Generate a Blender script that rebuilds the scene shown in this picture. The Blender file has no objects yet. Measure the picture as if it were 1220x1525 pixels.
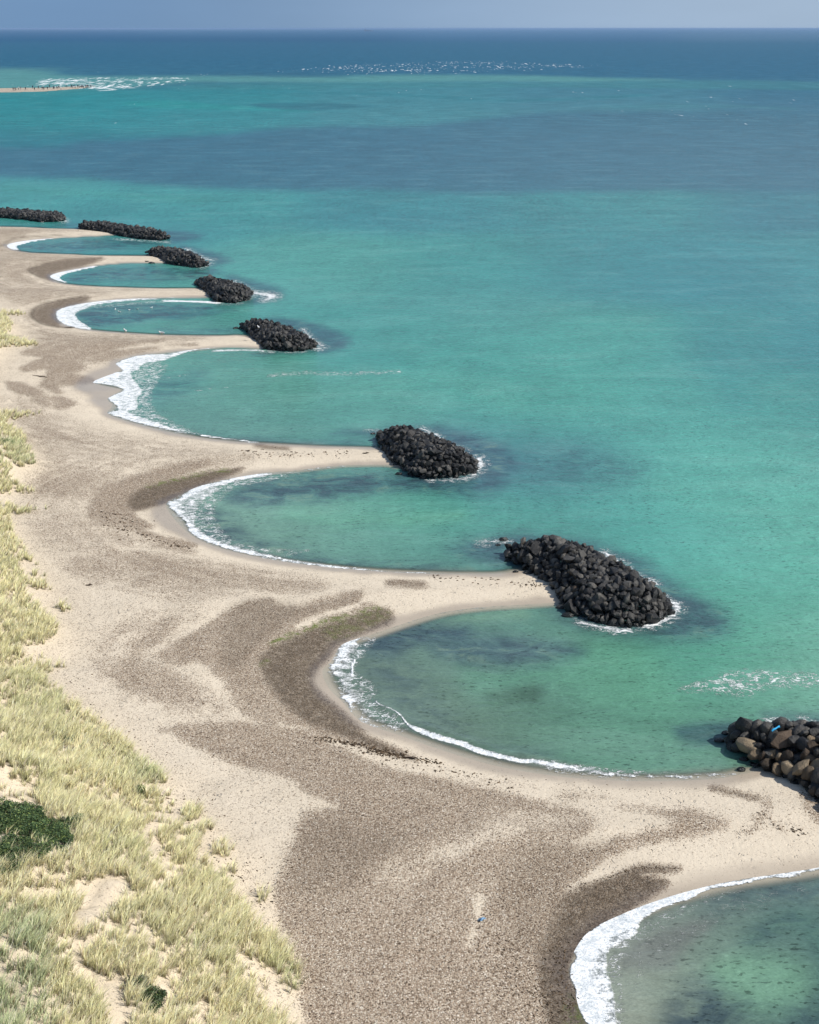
import bpy, bmesh, math, random
import numpy as np
from mathutils import Vector, Matrix

# ---------------------------------------------------------------- camera, world, sun, exposure
SC = bpy.context.scene
COL = SC.collection
H, F, CX, CY, V0 = 42.0, 2094.0, 610.0, 762.5, 42.0
PITCH = math.atan((CY - V0) / F)
cam_data = bpy.data.cameras.new('camera')
cam = bpy.data.objects.new('camera', cam_data); COL.objects.link(cam)
cam.location = (0, 0, H); cam.rotation_euler = (math.pi/2 - PITCH, 0, 0)
cam_data.sensor_fit = 'VERTICAL'; cam_data.sensor_height = 24.0
cam_data.lens = F * 24.0 / 1525.0
cam_data.clip_start = 0.5; cam_data.clip_end = 900000
SC.camera = cam

SUN_EL, SUN_AZ = math.radians(45), math.radians(104)      # azimuth clockwise from +Y (the view direction)
world = bpy.data.worlds.new('World'); SC.world = world; world.use_nodes = True
wt = world.node_tree; wt.nodes.clear()
def wn(t, **kw):
    n = wt.nodes.new(t)
    for k, v in kw.items(): setattr(n, k, v)
    return n
wo = wn('ShaderNodeOutputWorld'); wb = wn('ShaderNodeBackground'); wb.inputs[1].default_value = 0.10
sky = wn('ShaderNodeTexSky', sky_type='NISHITA', sun_disc=False, sun_elevation=SUN_EL, sun_rotation=SUN_AZ)
tc = wn('ShaderNodeTexCoord'); sx = wn('ShaderNodeSeparateXYZ'); wt.links.new(tc.outputs['Generated'], sx.inputs[0])
# rain-cloud bank low over the sea, denser to the left
mr = wn('ShaderNodeMapRange', interpolation_type='SMOOTHSTEP'); wt.links.new(sx.outputs['Z'], mr.inputs[0])
mr.inputs[1].default_value = 0.05; mr.inputs[2].default_value = 0.38; mr.inputs[3].default_value = 1; mr.inputs[4].default_value = 0.15
lr = wn('ShaderNodeMapRange', interpolation_type='SMOOTHSTEP'); wt.links.new(sx.outputs['X'], lr.inputs[0])
lr.inputs[1].default_value = -0.25; lr.inputs[2].default_value = 0.30
bank = wn('ShaderNodeMix', data_type='RGBA'); wt.links.new(lr.outputs[0], bank.inputs[0])
bank.inputs[6].default_value = (1.40, 2.42, 3.98, 1); bank.inputs[7].default_value = (3.2, 4.2, 5.5, 1)
nz = wn('ShaderNodeTexNoise'); nz.inputs['Scale'].default_value = 3.0; nz.inputs['Detail'].default_value = 5
mp = wn('ShaderNodeMapping'); mp.inputs['Scale'].default_value = (1, 1, 5)
wt.links.new(tc.outputs['Generated'], mp.inputs[0]); wt.links.new(mp.outputs[0], nz.inputs['Vector'])
nm = wn('ShaderNodeMapRange'); wt.links.new(nz.outputs[0], nm.inputs[0])
nm.inputs[1].default_value = .3; nm.inputs[2].default_value = .7; nm.inputs[3].default_value = 0.93; nm.inputs[4].default_value = 1.08
bm_ = wn('ShaderNodeVectorMath', operation='SCALE'); wt.links.new(bank.outputs[2], bm_.inputs[0]); wt.links.new(nm.outputs[0], bm_.inputs['Scale'])
mx = wn('ShaderNodeMix', data_type='RGBA'); wt.links.new(mr.outputs[0], mx.inputs[0])
wt.links.new(sky.outputs[0], mx.inputs[6]); wt.links.new(bm_.outputs[0], mx.inputs[7])
wt.links.new(mx.outputs[2], wb.inputs[0]); wt.links.new(wb.outputs[0], wo.inputs[0])

sd = bpy.data.lights.new('sun', 'SUN'); sd.energy = 4.3; sd.angle = math.radians(0.5); sd.color = (1.0, 0.95, 0.87)
sun = bpy.data.objects.new('sun', sd); COL.objects.link(sun)
sdir = Vector((math.sin(SUN_AZ)*math.cos(SUN_EL), math.cos(SUN_AZ)*math.cos(SUN_EL), math.sin(SUN_EL)))
sun.rotation_euler = sdir.to_track_quat('Z', 'Y').to_euler(); sun.location = (0, 0, 200)
SC.view_settings.view_transform = 'Standard'; SC.view_settings.look = 'None'
SC.view_settings.exposure = 0.25; SC.view_settings.gamma = 1.0; SC.view_settings.use_curve_mapping = False
SC.cycles.max_bounces = 6; SC.cycles.volume_bounces = 1; SC.cycles.transparent_max_bounces = 8

# ---------------------------------------------------------------- survey helpers: photo measurement <-> ground
cp, sp = math.cos(PITCH), math.sin(PITCH)
def ground(u, v, z=0.0):
    a = (np.asarray(u, float) - CX) / F; b = (np.asarray(v, float) - CY) / F
    dy = cp - b*sp; dz = -sp - b*cp
    t = (z - H) / dz
    return a*t, dy*t
def proj(x, y, z):
    dz = z - H
    depth = y*cp - dz*sp
    up = y*sp + dz*cp
    return CX + F*x/depth, CY - F*up/depth
def W(v): return 1400*np.log(np.maximum(v + 60, 5))
def smooth(a, b, x):
    t = np.clip((x - a)/(b - a), 0, 1); return t*t*(3 - 2*t)
def poly_sd(P, x, y):
    """signed distance to polygon (positive inside)"""
    P = np.asarray(P, float); d = np.full(x.shape, 1e18); ins = np.zeros(x.shape, bool)
    n = len(P)
    for i in range(n):
        x0, y0 = P[i]; x1, y1 = P[(i+1) % n]
        ex, ey = x1-x0, y1-y0; L = ex*ex+ey*ey + 1e-12
        t = np.clip(((x-x0)*ex + (y-y0)*ey)/L, 0, 1)
        d = np.minimum(d, (x-x0-t*ex)**2 + (y-y0-t*ey)**2)
        if y0 != y1:
            c = ((y0 > y) != (y1 > y)) & (x < ex*(y-y0)/(y1-y0) + x0)
            ins ^= c
    d = np.sqrt(d)
    return np.where(ins, d, -d)
def line_d(P, x, y):
    P = np.asarray(P, float); d = np.full(x.shape, 1e18)
    for i in range(len(P)-1):
        x0, y0 = P[i]; x1, y1 = P[i+1]; ex, ey = x1-x0, y1-y0; L = ex*ex+ey*ey+1e-12
        t = np.clip(((x-x0)*ex + (y-y0)*ey)/L, 0, 1)
        d = np.minimum(d, (x-x0-t*ex)**2 + (y-y0-t*ey)**2)
    return np.sqrt(d)
def catmull(P, k=4, closed=True):
    P = np.asarray(P, float); n = len(P); out = []
    rng = range(n) if closed else range(n-1)
    for i in rng:
        if closed: a, b, c, d = P[i-1], P[i], P[(i+1) % n], P[(i+2) % n]
        else: a, b, c, d = P[max(i-1, 0)], P[i], P[i+1], P[min(i+2, n-1)]
        for j in range(k):
            t = j/k
            out.append(.5*((2*b) + (-a+c)*t + (2*a-5*b+4*c-d)*t*t + (-a+3*b-3*c+d)*t**3))
    if not closed: out.append(P[-1])
    return np.array(out)
def _h(i, j, s):
    n = (i.astype(np.int64)*374761393 + j.astype(np.int64)*668265263 + s*974634211) & 0x7fffffff
    n = ((n ^ (n >> 13))*1274126177) & 0x7fffffff
    return ((n ^ (n >> 16)) & 0xffff)/65535.0
def vnoise(x, y, s=0):
    i, j = np.floor(x), np.floor(y); fx, fy = x-i, y-j
    fx = fx*fx*(3-2*fx); fy = fy*fy*(3-2*fy)
    a, b, c, d = _h(i, j, s), _h(i+1, j, s), _h(i, j+1, s), _h(i+1, j+1, s)
    return (a*(1-fx)+b*fx)*(1-fy) + (c*(1-fx)+d*fx)*fy
def fbm(x, y, s=0, o=4):
    r = 0; a = .5; t = 0
    for k in range(o):
        r = r + a*vnoise(x, y, s+k*17); t += a; a *= .5; x = x*2.03+13.7; y = y*2.03+7.1
    return r/t*2-1
class Paint:
    """marks measured on the photo, laid out on the ground they belong to"""
    def __init__(s, x, y, z, warp=5.0, seed=3):
        s.u, s.v = proj(x, y, z)
        r = np.hypot(x, y)
        px = F/np.hypot(r, H)                       # pixels per metre there
        k = 0.12*np.clip(px/12, .15, 1)             # features ~ 8 m .. shrinking outline wobble
        lx, ly = x*k*2.2, y*k*2.2
        s.du = warp*fbm(lx, ly, seed)
        s.dw = warp*fbm(lx, ly, seed+5)
        s.U = s.u + s.du; s.Wc = W(s.v) + s.dw
        s.U0 = s.u; s.W0 = W(s.v)
    def mask(s, kind, P, soft, r=0, warp=True, smoothp=True):
        P = np.array([(a, W(b)) for a, b in P])
        if smoothp and len(P) > 2: P = catmull(P, 3, kind == 'p')
        U, V = (s.U, s.Wc) if warp else (s.U0, s.W0)
        m = soft + r + 2
        sel = (U > P[:, 0].min()-m) & (U < P[:, 0].max()+m) & (V > P[:, 1].min()-m) & (V < P[:, 1].max()+m)
        out = np.zeros(s.u.shape)
        if sel.any():
            if kind == 'p': d = poly_sd(P, U[sel], V[sel])
            else: d = r - line_d(P, U[sel], V[sel])
            out[sel] = smooth(-soft, soft, d)
        return out

# ---------------------------------------------------------------- measured outlines
SHORE = [(-900,336),(-300,337),(0,337.5),(60,339.5),(111,341),(140,343),(170,346.5),(190,350),(164,350.3),(140,351.5),(111,353),(61,356),(29,360),
 (12,364),(15,370),(41,376),(102,378.5),(143,380.5),(213,381),(240,382),(262,388),(245,391.5),(193,391.5),(152,394.3),(119,400),(86,406.3),(74,412),(81,418.5),
 (98,423),(135,426),(184,428),(246,429.5),(295,429.5),(325,434),(330,441),(316,442.3),(246,443.2),(176,446),(123,452),(90,460),(83,468),(88,478),(107,487),
 (139,492),(184,495.5),(246,499),(328,500),(361,499.5),(400,508),(400,517),(385,518),(340,516.5),(290,520.5),(235,526),(197,531),(172,541),(180,551),
 (143,566),(141,571),(165,577),(180,581),(160,594),(168,604),(160,616),(185,626),(240,641),(290,651),(340,657),(380,660),(470,665),(560,667.5),(600,672),
 (630,685),(600,695),(580,692),(540,692),(500,693.5),(440,700.5),(400,703.5),(345,712.5),(300,723),(265,739),(247,751),(256,768),(276,790),(300,806),(340,820),(400,832.5),
 (470,842.5),(560,850.5),(650,854.5),(740,855),(780,850),(840,850),(900,880),(900,897),(850,896),(780,900.5),(720,904),(660,912),(610,926),(560,943),(530,952),(507,962),
 (494,985),(480,1000),(490,1025),(510,1045),(530,1068),(548,1079),(590,1093),(640,1111),(700,1130),(760,1145),(850,1158),(950,1163),(1060,1160.5),(1120,1150),(1160,1145),(1230,1150),
 (1330,1200),(1400,1250),(1330,1270),(1220,1292),(1150,1303),(1090,1312),(1030,1326),(980,1341),(930,1360),(880,1385),(858,1412),(850,1432),(846,1450),(857,1480),(862,1500),(872,1530),
 (890,1570),(960,1640),(1200,1720),(2200,1800),(2200,5200),(-6000,5200),(-6000,900)]
SPIT = [(-900,131),(0,131.6),(60,131),(100,129.6),(140,128.2),(120,131.6),(60,136.2),(0,137.3),(-900,143)]
S1 = catmull(np.array(SHORE[:-4], float), 3, False)
S1 = np.vstack([S1, np.array(SHORE[-4:], float)])
sx_, sy_ = ground(S1[:, 0], S1[:, 1]); SHORE_W = np.stack([sx_, sy_], 1)
S2 = np.array(SPIT, float); sx_, sy_ = ground(S2[:, 0], S2[:, 1]); SPIT_W = np.stack([sx_, sy_], 1)
DUNE = [(-40,455),(0,462),(14,470),(20,484),(8,505),(-15,530),(-30,570),(-12,608),(8,625),(38,652),(58,682),(40,700),(8,720),(-5,745),(8,765),(30,800),(48,835),(72,868),
 (66,900),(86,930),(80,958),(40,968),(30,985),(60,1008),(108,1046),(160,1085),(196,1125),(246,1152),(246,1185),(292,1210),(345,1262),(362,1305),(420,1362),(440,1440),(446,1500),
 (472,1560),(560,1750),(900,2600),(-3000,3600),(-6000,1200),(-900,440)]
D1 = np.array(DUNE, float); sx_, sy_ = ground(D1[:, 0], D1[:, 1], 2.0); DUNE_W = np.stack([sx_, sy_], 1)

def shore_d(x, y):
    return np.maximum(poly_sd(SHORE_W, x, y), poly_sd(SPIT_W, x, y))
def land_z(x, y, d=None):
    if d is None: d = shore_d(x, y)
    far = y > 500
    p = np.where(d < 0, 0.12*d, 0.075*np.minimum(d, 8) + 0.05*np.clip(d-8, 0, 16) + 0.012*np.clip(d-24, 0, 60))
    z = np.where(far, np.where(d < 0, .05*d, np.minimum(.06*d, .6)), np.minimum(p, 2.0))
    z = np.maximum(z, -1.6)
    near = smooth(1.5, 8, d)*(~far)
    z = z + near*(0.16*fbm(x*.11, y*.11, 41, 3) + 0.05*fbm(x*.7, y*.7, 44, 3))
    sel = (x < 20) & (y < 300)
    dd = np.full(x.shape, -50.0); dd[sel] = poly_sd(DUNE_W, x[sel], y[sel])
    s = smooth(-1.5, 11, dd)
    z = z + s*3.6 + smooth(8, 40, dd)*2.5 + smooth(0, 5, dd)*(0.75*fbm(x*.24, y*.24, 61, 3) + 0.28*fbm(x*.9, y*.9, 64, 2))
    return z

# ---------------------------------------------------------------- materials
def new_mat(name):
    m = bpy.data.materials.new(name); m.use_nodes = True; m.node_tree.nodes.clear(); return m
class NT:
    def __init__(s, m): s.t = m.node_tree
    def n(s, t, ins=None, **kw):
        nd = s.t.nodes.new(t)
        for k, v in kw.items(): setattr(nd, k, v)
        for k, v in (ins or {}).items(): s.set(nd, k, v)
        return nd
    def set(s, nd, k, v):
        if isinstance(v, bpy.types.NodeSocket): s.t.links.new(v, nd.inputs[k])
        else: nd.inputs[k].default_value = v
    def math(s, op, a, b=None, c=None, clamp=False):
        nd = s.n('ShaderNodeMath', operation=op, use_clamp=clamp); s.set(nd, 0, a)
        if b is not None: s.set(nd, 1, b)
        if c is not None: s.set(nd, 2, c)
        return nd.outputs[0]
    def mix(s, f, a, b, blend='MIX'):
        nd = s.n('ShaderNodeMix', data_type='RGBA', blend_type=blend); s.set(nd, 0, f); s.set(nd, 6, a); s.set(nd, 7, b); return nd.outputs[2]
    def fmix(s, f, a, b):
        nd = s.n('ShaderNodeMix', data_type='FLOAT'); s.set(nd, 0, f); s.set(nd, 2, a); s.set(nd, 3, b); return nd.outputs[0]
    def rng(s, x, a, b, c=0., d=1., sm=True):
        nd = s.n('ShaderNodeMapRange', interpolation_type='SMOOTHSTEP' if sm else 'LINEAR')
        for i, v in enumerate((x, a, b, c, d)): s.set(nd, i, v)
        return nd.outputs[0]
    def scale(s, vec, sc):
        nd = s.n('ShaderNodeMapping'); s.set(nd, 'Vector', vec); nd.inputs['Scale'].default_value = sc; return nd.outputs[0]
    def noise(s, vec, scale, detail=3, rough=.5, dist=0):
        nd = s.n('ShaderNodeTexNoise', {'Vector': vec, 'Scale': scale, 'Detail': detail, 'Roughness': rough, 'Distortion': dist}); return nd.outputs[0]
    def voro(s, vec, scale, feature='F1', rand=1.0):
        return s.n('ShaderNodeTexVoronoi', {'Vector': vec, 'Scale': scale, 'Randomness': rand}, feature=feature)
    def ramp(s, x, stops):
        nd = s.n('ShaderNodeValToRGB'); s.set(nd, 0, x); e = nd.color_ramp.elements
        while len(e) > 1: e.remove(e[-1])
        e[0].position = stops[0][0]; e[0].color = (*stops[0][1], 1)
        for p, c in stops[1:]:
            k = e.new(p); k.color = (*c, 1)
        return nd.outputs[0]
    def bump(s, h, strength, dist, normal=None):
        nd = s.n('ShaderNodeBump', {'Height': h, 'Strength': strength, 'Distance': dist})
        if normal is not None: s.set(nd, 'Normal', normal)
        return nd.outputs[0]

def make_land_material():
    m = new_mat('beach_sand'); g = NT(m)
    geo = g.n('ShaderNodeNewGeometry'); P = geo.outputs['Position']
    A = g.n('ShaderNodeAttribute', attribute_name='cover'); B = g.n('ShaderNodeAttribute', attribute_name='extra')
    sa = g.n('ShaderNodeSeparateColor', {0: A.outputs['Color']}); sb = g.n('ShaderNodeSeparateColor', {0: B.outputs['Color']})
    peb, wet, weed, green = sa.outputs[0], sa.outputs[1], sa.outputs[2], A.outputs['Alpha']
    debris, dune, silt = sb.outputs[0], sb.outputs[1], sb.outputs[2]
    n1 = g.noise(P, .35, 5, .6); n2 = g.noise(P, 3.5, 4, .6); n3 = g.noise(P, 22, 3, .6)
    flat = g.scale(P, (1, 1, 0))
    sand = g.mix(g.rng(n1, .3, .7), (.645, .563, .445, 1), (.595, .517, .405, 1))
    sand = g.mix(g.math('MULTIPLY', dune, .8), sand, (.64, .54, .40, 1))
    sand = g.mix(g.rng(n2, .35, .75, 0, .13), sand, (.44, .37, .29, 1))
    sand = g.mix(g.rng(n3, .4, .8, 0, .18), sand, (.36, .31, .26, 1))
    # stones, three sizes
    v1 = g.voro(flat, 18.0); v2 = g.voro(flat, 12.5); v3 = g.voro(flat, 30.0)
    def cell(v, a, b):
        sc = g.n('ShaderNodeSeparateColor', {0: v.outputs['Color']}); return sc.outputs[a], sc.outputs[b]
    r1, q1 = cell(v1, 0, 1); r2, q2 = cell(v2, 0, 1); r3, q3 = cell(v3, 0, 1)
    pn = g.noise(P, .8, 4, .65); pn2 = g.noise(P, .09, 3, .6)
    dens = g.math('ADD', peb, g.math('MULTIPLY', g.math('SUBTRACT', pn, .5), g.rng(peb, 0, .25, 0, .75)))
    tv = g.n('ShaderNodeCombineXYZ', {0: g.math('MULTIPLY', silt, 42.0)}); tsc = g.scale(P, (.035, .035, 0))
    tide = g.noise(g.n('ShaderNodeVectorMath', {0: tv.outputs[0], 1: tsc}, operation='ADD').outputs[0], 1.0, 4, .6)
    dens = g.math('ADD', dens, g.math('MULTIPLY', g.math('SUBTRACT', tide, .5), g.rng(peb, 0, .35, .05, .85)))
    dens = g.math('ADD', dens, g.math('MULTIPLY', g.math('SUBTRACT', pn2, .5), g.rng(peb, 0, .3, 0, .5)))
    pal = [(0, (.05,.033,.023)), (.12, (.175,.127,.088)), (.40, (.310,.236,.168)), (.68, (.425,.341,.254)), (.88, (.53,.452,.358)), (1, (.71,.64,.54))]
    c1 = g.ramp(q1, pal); c2 = g.ramp(q2, pal); c3 = g.ramp(q3, pal)
    m1 = g.rng(g.math('SUBTRACT', dens, r1), -.06, .06); m2 = g.rng(g.math('SUBTRACT', g.math('MULTIPLY', dens, .42), r2), -.03, .03)
    m3 = g.rng(g.math('SUBTRACT', g.math('MULTIPLY', dens, 1.15), r3), -.06, .06)
    col = g.mix(m3, sand, c3); col = g.mix(m1, col, c1); col = g.mix(m2, col, c2)
    # brown weed and wrack on the stones
    wn_ = g.noise(P, 2.2, 5, .7)
    wm = g.math('MULTIPLY', weed, g.rng(wn_, .25, .6, .55, 1.0))
    wcol = g.ramp(r1, [(0, (.022,.016,.011)), (.5, (.068,.048,.030)), (1, (.17,.13,.088))])
    col = g.mix(g.math('MULTIPLY', wm, 1.0, clamp=True), col, wcol)
    gn = g.noise(P, 1.6, 5, .75)
    gm = g.math('MULTIPLY', g.rng(gn, .42, .6), g.math('MULTIPLY', green, 1.1), clamp=True)
    col = g.mix(gm, col, g.mix(r3, (.06,.10,.015,1), (.20,.24,.06,1)))
    # dark torn scraps lying on the sand
    dn = g.noise(g.scale(P, (1.2, .9, 1)), 4.2, 5, .75)
    dm = g.math('MULTIPLY', g.rng(g.math('ADD', dn, g.math('MULTIPLY', debris, .32)), .80, .86), g.rng(debris, .02, .2))
    col = g.mix(g.math('MULTIPLY', dm, .85), col, (.035, .024, .016, 1))
    # silt: flat grey wet film left by a swash
    wcol2 = g.mix(1.0, col, (.66, .64, .63, 1), 'MULTIPLY')
    col = g.mix(wet, col, wcol2)
    hb = g.math('ADD', g.math('MULTIPLY', g.math('SUBTRACT', 1, v1.outputs['Distance']), m1), g.math('MULTIPLY', m2, g.math('SUBTRACT', 1.6, v2.outputs['Distance'])))
    hb = g.math('ADD', hb, g.math('MULTIPLY', n3, .35)); hb = g.math('ADD', hb, g.math('MULTIPLY', n2, 1.2))
    hb = g.math('ADD', hb, g.math('MULTIPLY', g.math('MULTIPLY', wm, dn), 1.5))
    fp = g.voro(g.n('ShaderNodeVectorMath', {0: flat, 1: g.n('ShaderNodeTexNoise', {'Vector': P, 'Scale': 2.0}).outputs['Color']}, operation='ADD').outputs[0], 2.1)
    fpm = g.math('MULTIPLY', g.rng(fp.outputs['Distance'], .12, .26, 1, 0), g.math('MULTIPLY', g.rng(n1, .42, .6), g.rng(peb, .5, .1)))
    hb = g.math('SUBTRACT', hb, g.math('MULTIPLY', fpm, 1.6))
    b = g.bump(hb, g.math('SUBTRACT', 1, g.math('MULTIPLY', wet, .92)), .045)
    bs = g.n('ShaderNodeBsdfPrincipled', {'Base Color': col, 'Roughness': g.fmix(wet, .92, .30), 'Normal': b, 'Specular IOR Level': g.fmix(wet, .2, .5)})
    o = g.n('ShaderNodeOutputMaterial', {0: bs.outputs[0]}); return m

def make_sea_material():
    m = new_mat('sea_water'); g = NT(m)
    geo = g.n('ShaderNodeNewGeometry'); P = geo.outputs['Position']
    C = g.n('ShaderNodeAttribute', attribute_name='water'); Fm = g.n('ShaderNodeAttribute', attribute_name='foam')
    sf = g.n('ShaderNodeSeparateColor', {0: Fm.outputs['Color']}); foam, lace, clear = sf.outputs[0], sf.outputs[1], sf.outputs[2]; caps = Fm.outputs['Alpha']
    E = g.n('ShaderNodeAttribute', attribute_name='sea_extra'); se = g.n('ShaderNodeSeparateColor', {0: E.outputs['Color']}); weedm, chop = se.outputs[0], se.outputs[1]
    rip = g.scale(P, (1.0, 1.9, 1)); 
    w1 = g.noise(rip, .55, 4, .62, .6); w2 = g.noise(rip, 2.1, 3, .6, .3); w3 = g.noise(g.scale(P, (.05, .022, 1)), 1, 5, .6)
    w4 = g.noise(g.scale(P, (.6, .25, 1)), .35, 4, .6)
    col = C.outputs['Color']
    # bottom mottling: weed patches and sand between them
    bt = g.noise(g.scale(P, (.35, .5, 1)), .8, 6, .68, .8)
    wd = g.math('MULTIPLY', g.rng(bt, .42, .62), weedm)
    col = g.mix(g.math('MULTIPLY', wd, .75), col, (.030, .052, .070, 1))
    col = g.mix(g.rng(g.math('MULTIPLY', g.rng(bt, .5, .3), weedm), 0, 1, 0, .35), col, (.22, .30, .20, 1))
    w5 = g.noise(g.scale(P, (.9, .22, 1)), 1.0, 3, .65); w6 = g.noise(rip, 4.5, 2, .6); w7 = g.noise(g.scale(P, (.07, .15, 1)), 1.0, 5, .58, .5)
    w8 = g.noise(g.scale(P, (1.15, 2.3, 1)), 1.75, 3, .55, .25); w9 = g.noise(g.scale(P, (.30, .10, 1)), 1.0, 3, .6)
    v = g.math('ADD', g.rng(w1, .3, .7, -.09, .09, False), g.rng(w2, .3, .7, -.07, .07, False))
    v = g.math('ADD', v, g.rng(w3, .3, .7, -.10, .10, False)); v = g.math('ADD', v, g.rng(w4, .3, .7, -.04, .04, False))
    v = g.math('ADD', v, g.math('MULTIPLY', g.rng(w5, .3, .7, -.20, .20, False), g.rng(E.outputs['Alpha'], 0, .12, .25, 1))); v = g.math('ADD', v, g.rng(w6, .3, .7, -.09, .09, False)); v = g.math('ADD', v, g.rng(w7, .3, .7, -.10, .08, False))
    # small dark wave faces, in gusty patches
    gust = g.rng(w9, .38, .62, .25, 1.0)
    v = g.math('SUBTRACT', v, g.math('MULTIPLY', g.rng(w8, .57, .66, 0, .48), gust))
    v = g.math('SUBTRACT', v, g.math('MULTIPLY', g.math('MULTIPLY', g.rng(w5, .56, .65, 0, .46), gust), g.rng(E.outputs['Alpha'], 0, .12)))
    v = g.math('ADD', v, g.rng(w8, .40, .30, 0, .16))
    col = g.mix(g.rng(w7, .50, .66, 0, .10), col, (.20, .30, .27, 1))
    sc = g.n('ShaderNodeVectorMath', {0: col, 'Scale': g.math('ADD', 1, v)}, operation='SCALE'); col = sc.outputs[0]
    # foam
    fn = g.noise(g.scale(P, (1, 1.3, 1)), 1.3, 6, .72, .7); fn2 = g.noise(g.scale(P, (1, 1.4, 1)), 5, 4, .7)
    rn1 = g.noise(g.scale(P, (.75, 1.7, 1)), 1.5, 2, .5, 1.2); rn2 = g.noise(g.scale(P, (.8, 1.5, 1)), 2.8, 2, .5, .8); rid = lambda q: g.math('SUBTRACT', 1, g.math('ABSOLUTE', g.math('MULTIPLY_ADD', q, 2, -1)))
    vr = g.voro(g.n('ShaderNodeVectorMath', {0: g.scale(P, (.9, 1.7, 1)), 1: g.n('ShaderNodeTexNoise', {'Vector': P, 'Scale': 1.1}).outputs['Color']}, operation='ADD').outputs[0], 1.7, 'DISTANCE_TO_EDGE')
    vr2 = g.voro(g.n('ShaderNodeVectorMath', {0: g.scale(P, (.8, 1.9, 1)), 1: g.n('ShaderNodeTexNoise', {'Vector': P, 'Scale': 2.3, 'Detail': 3}).outputs['Color']}, operation='ADD').outputs[0], 3.6, 'DISTANCE_TO_EDGE')
    solid = g.rng(g.math('ADD', foam, g.math('MULTIPLY', g.math('SUBTRACT', g.math('ADD', g.math('MULTIPLY', fn, .65), g.math('MULTIPLY', fn2, .35)), .5), 1.5)), .42, .72)
    thr = g.math('MULTIPLY', lace, g.rng(fn, .32, .68, .02, .30))
    thr2 = g.math('MULTIPLY', lace, g.rng(fn, .40, .66, .0, .22))
    lc = g.math('MAXIMUM', g.rng(g.math('SUBTRACT', thr, vr.outputs['Distance']), -.01, .05), g.rng(g.math('SUBTRACT', thr2, vr2.outputs['Distance']), -.01, .05))
    lc = g.math('MULTIPLY', lc, .0)
    lc = g.math('MAXIMUM', lc, g.rng(g.math('ADD', g.math('MAXIMUM', rid(rn1), g.math('MULTIPLY', rid(rn2), .985)), g.math('MULTIPLY', g.math('MULTIPLY', lace, g.rng(fn, .36, .58, -.4, 1.)), .10)), .985, 1.05))
    lc = g.math('MULTIPLY', lc, g.rng(lace, .05, .6))
    cn = g.noise(g.scale(P, (.30, .030, 1)), 1, 3, .6, .4); cn2 = g.noise(g.scale(P, (.022, .006, 1)), 1, 2, .5)
    cc = g.math('ADD', g.math('ADD', g.math('MULTIPLY', cn, .75), g.math('MULTIPLY', cn2, .25)), g.math('MULTIPLY', caps, .185))
    cc = g.math('MULTIPLY', g.rng(cc, .745, .80), g.rng(caps, .02, .1))
    fo = g.math('MAXIMUM', g.math('MAXIMUM', solid, g.math('MULTIPLY', lc, .85)), cc)
    fshade = g.mix(g.rng(g.math('ADD', g.math('MULTIPLY', fn2, .5), g.math('MULTIPLY', fn, .5)), .38, .62), (.50, .55, .58, 1), (.92, .93, .93, 1))
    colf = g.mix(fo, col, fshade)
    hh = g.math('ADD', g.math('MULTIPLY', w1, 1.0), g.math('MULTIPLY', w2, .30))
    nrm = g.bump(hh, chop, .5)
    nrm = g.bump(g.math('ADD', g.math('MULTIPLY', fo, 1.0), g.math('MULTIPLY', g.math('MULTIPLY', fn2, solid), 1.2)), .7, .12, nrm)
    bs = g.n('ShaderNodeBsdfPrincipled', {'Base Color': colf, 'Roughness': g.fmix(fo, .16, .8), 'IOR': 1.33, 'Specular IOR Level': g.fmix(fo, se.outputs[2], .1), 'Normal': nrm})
    df = g.n('ShaderNodeBsdfDiffuse', {'Color': colf}); bs = g.n('ShaderNodeMixShader', {0: E.outputs['Alpha'], 1: bs.outputs[0], 2: df.outputs[0]})
    tr = g.n('ShaderNodeBsdfTransparent', {'Color': (.93, .96, .96, 1)})
    al = g.math('MAXIMUM', clear, fo)
    ms = g.n('ShaderNodeMixShader', {0: al, 1: tr.outputs[0], 2: bs.outputs[0]})
    g.n('ShaderNodeOutputMaterial', {0: ms.outputs[0]}); return m

def mat_attr_color(name, attr='tint', rough=.8, spec=.3, var=.25, nscale=8, bump=0.0, trans=0.0, lift=0.0):
    m = new_mat(name); g = NT(m); A = g.n('ShaderNodeAttribute', attribute_name=attr)
    geo = g.n('ShaderNodeNewGeometry'); n = g.noise(geo.outputs['Position'], nscale, 4, .6)
    sc = g.n('ShaderNodeVectorMath', {0: A.outputs['Color'], 'Scale': g.rng(n, .3, .7, 1-var, 1+var, False)}, operation='SCALE')
    bs = g.n('ShaderNodeBsdfPrincipled', {'Base Color': sc.outputs[0], 'Roughness': rough, 'Specular IOR Level': spec})
    if lift:
        vm = g.n('ShaderNodeVectorMath', {0: geo.outputs['Normal'], 'Scale': 1-lift}, operation='SCALE'); va = g.n('ShaderNodeVectorMath', {0: vm.outputs[0], 1: (0, 0, lift)}, operation='ADD')
        g.set(bs, 'Normal', g.n('ShaderNodeVectorMath', {0: va.outputs[0]}, operation='NORMALIZE').outputs[0])
    out = bs.outputs[0]
    if bump: g.set(bs, 'Normal', g.bump(n, 1.0, bump))
    if trans:
        tl = g.n('ShaderNodeBsdfTranslucent', {'Color': sc.outputs[0]})
        ms = g.n('ShaderNodeMixShader', {0: trans, 1: bs.outputs[0], 2: tl.outputs[0]}); out = ms.outputs[0]
    g.n('ShaderNodeOutputMaterial', {0: out}); return m
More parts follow.
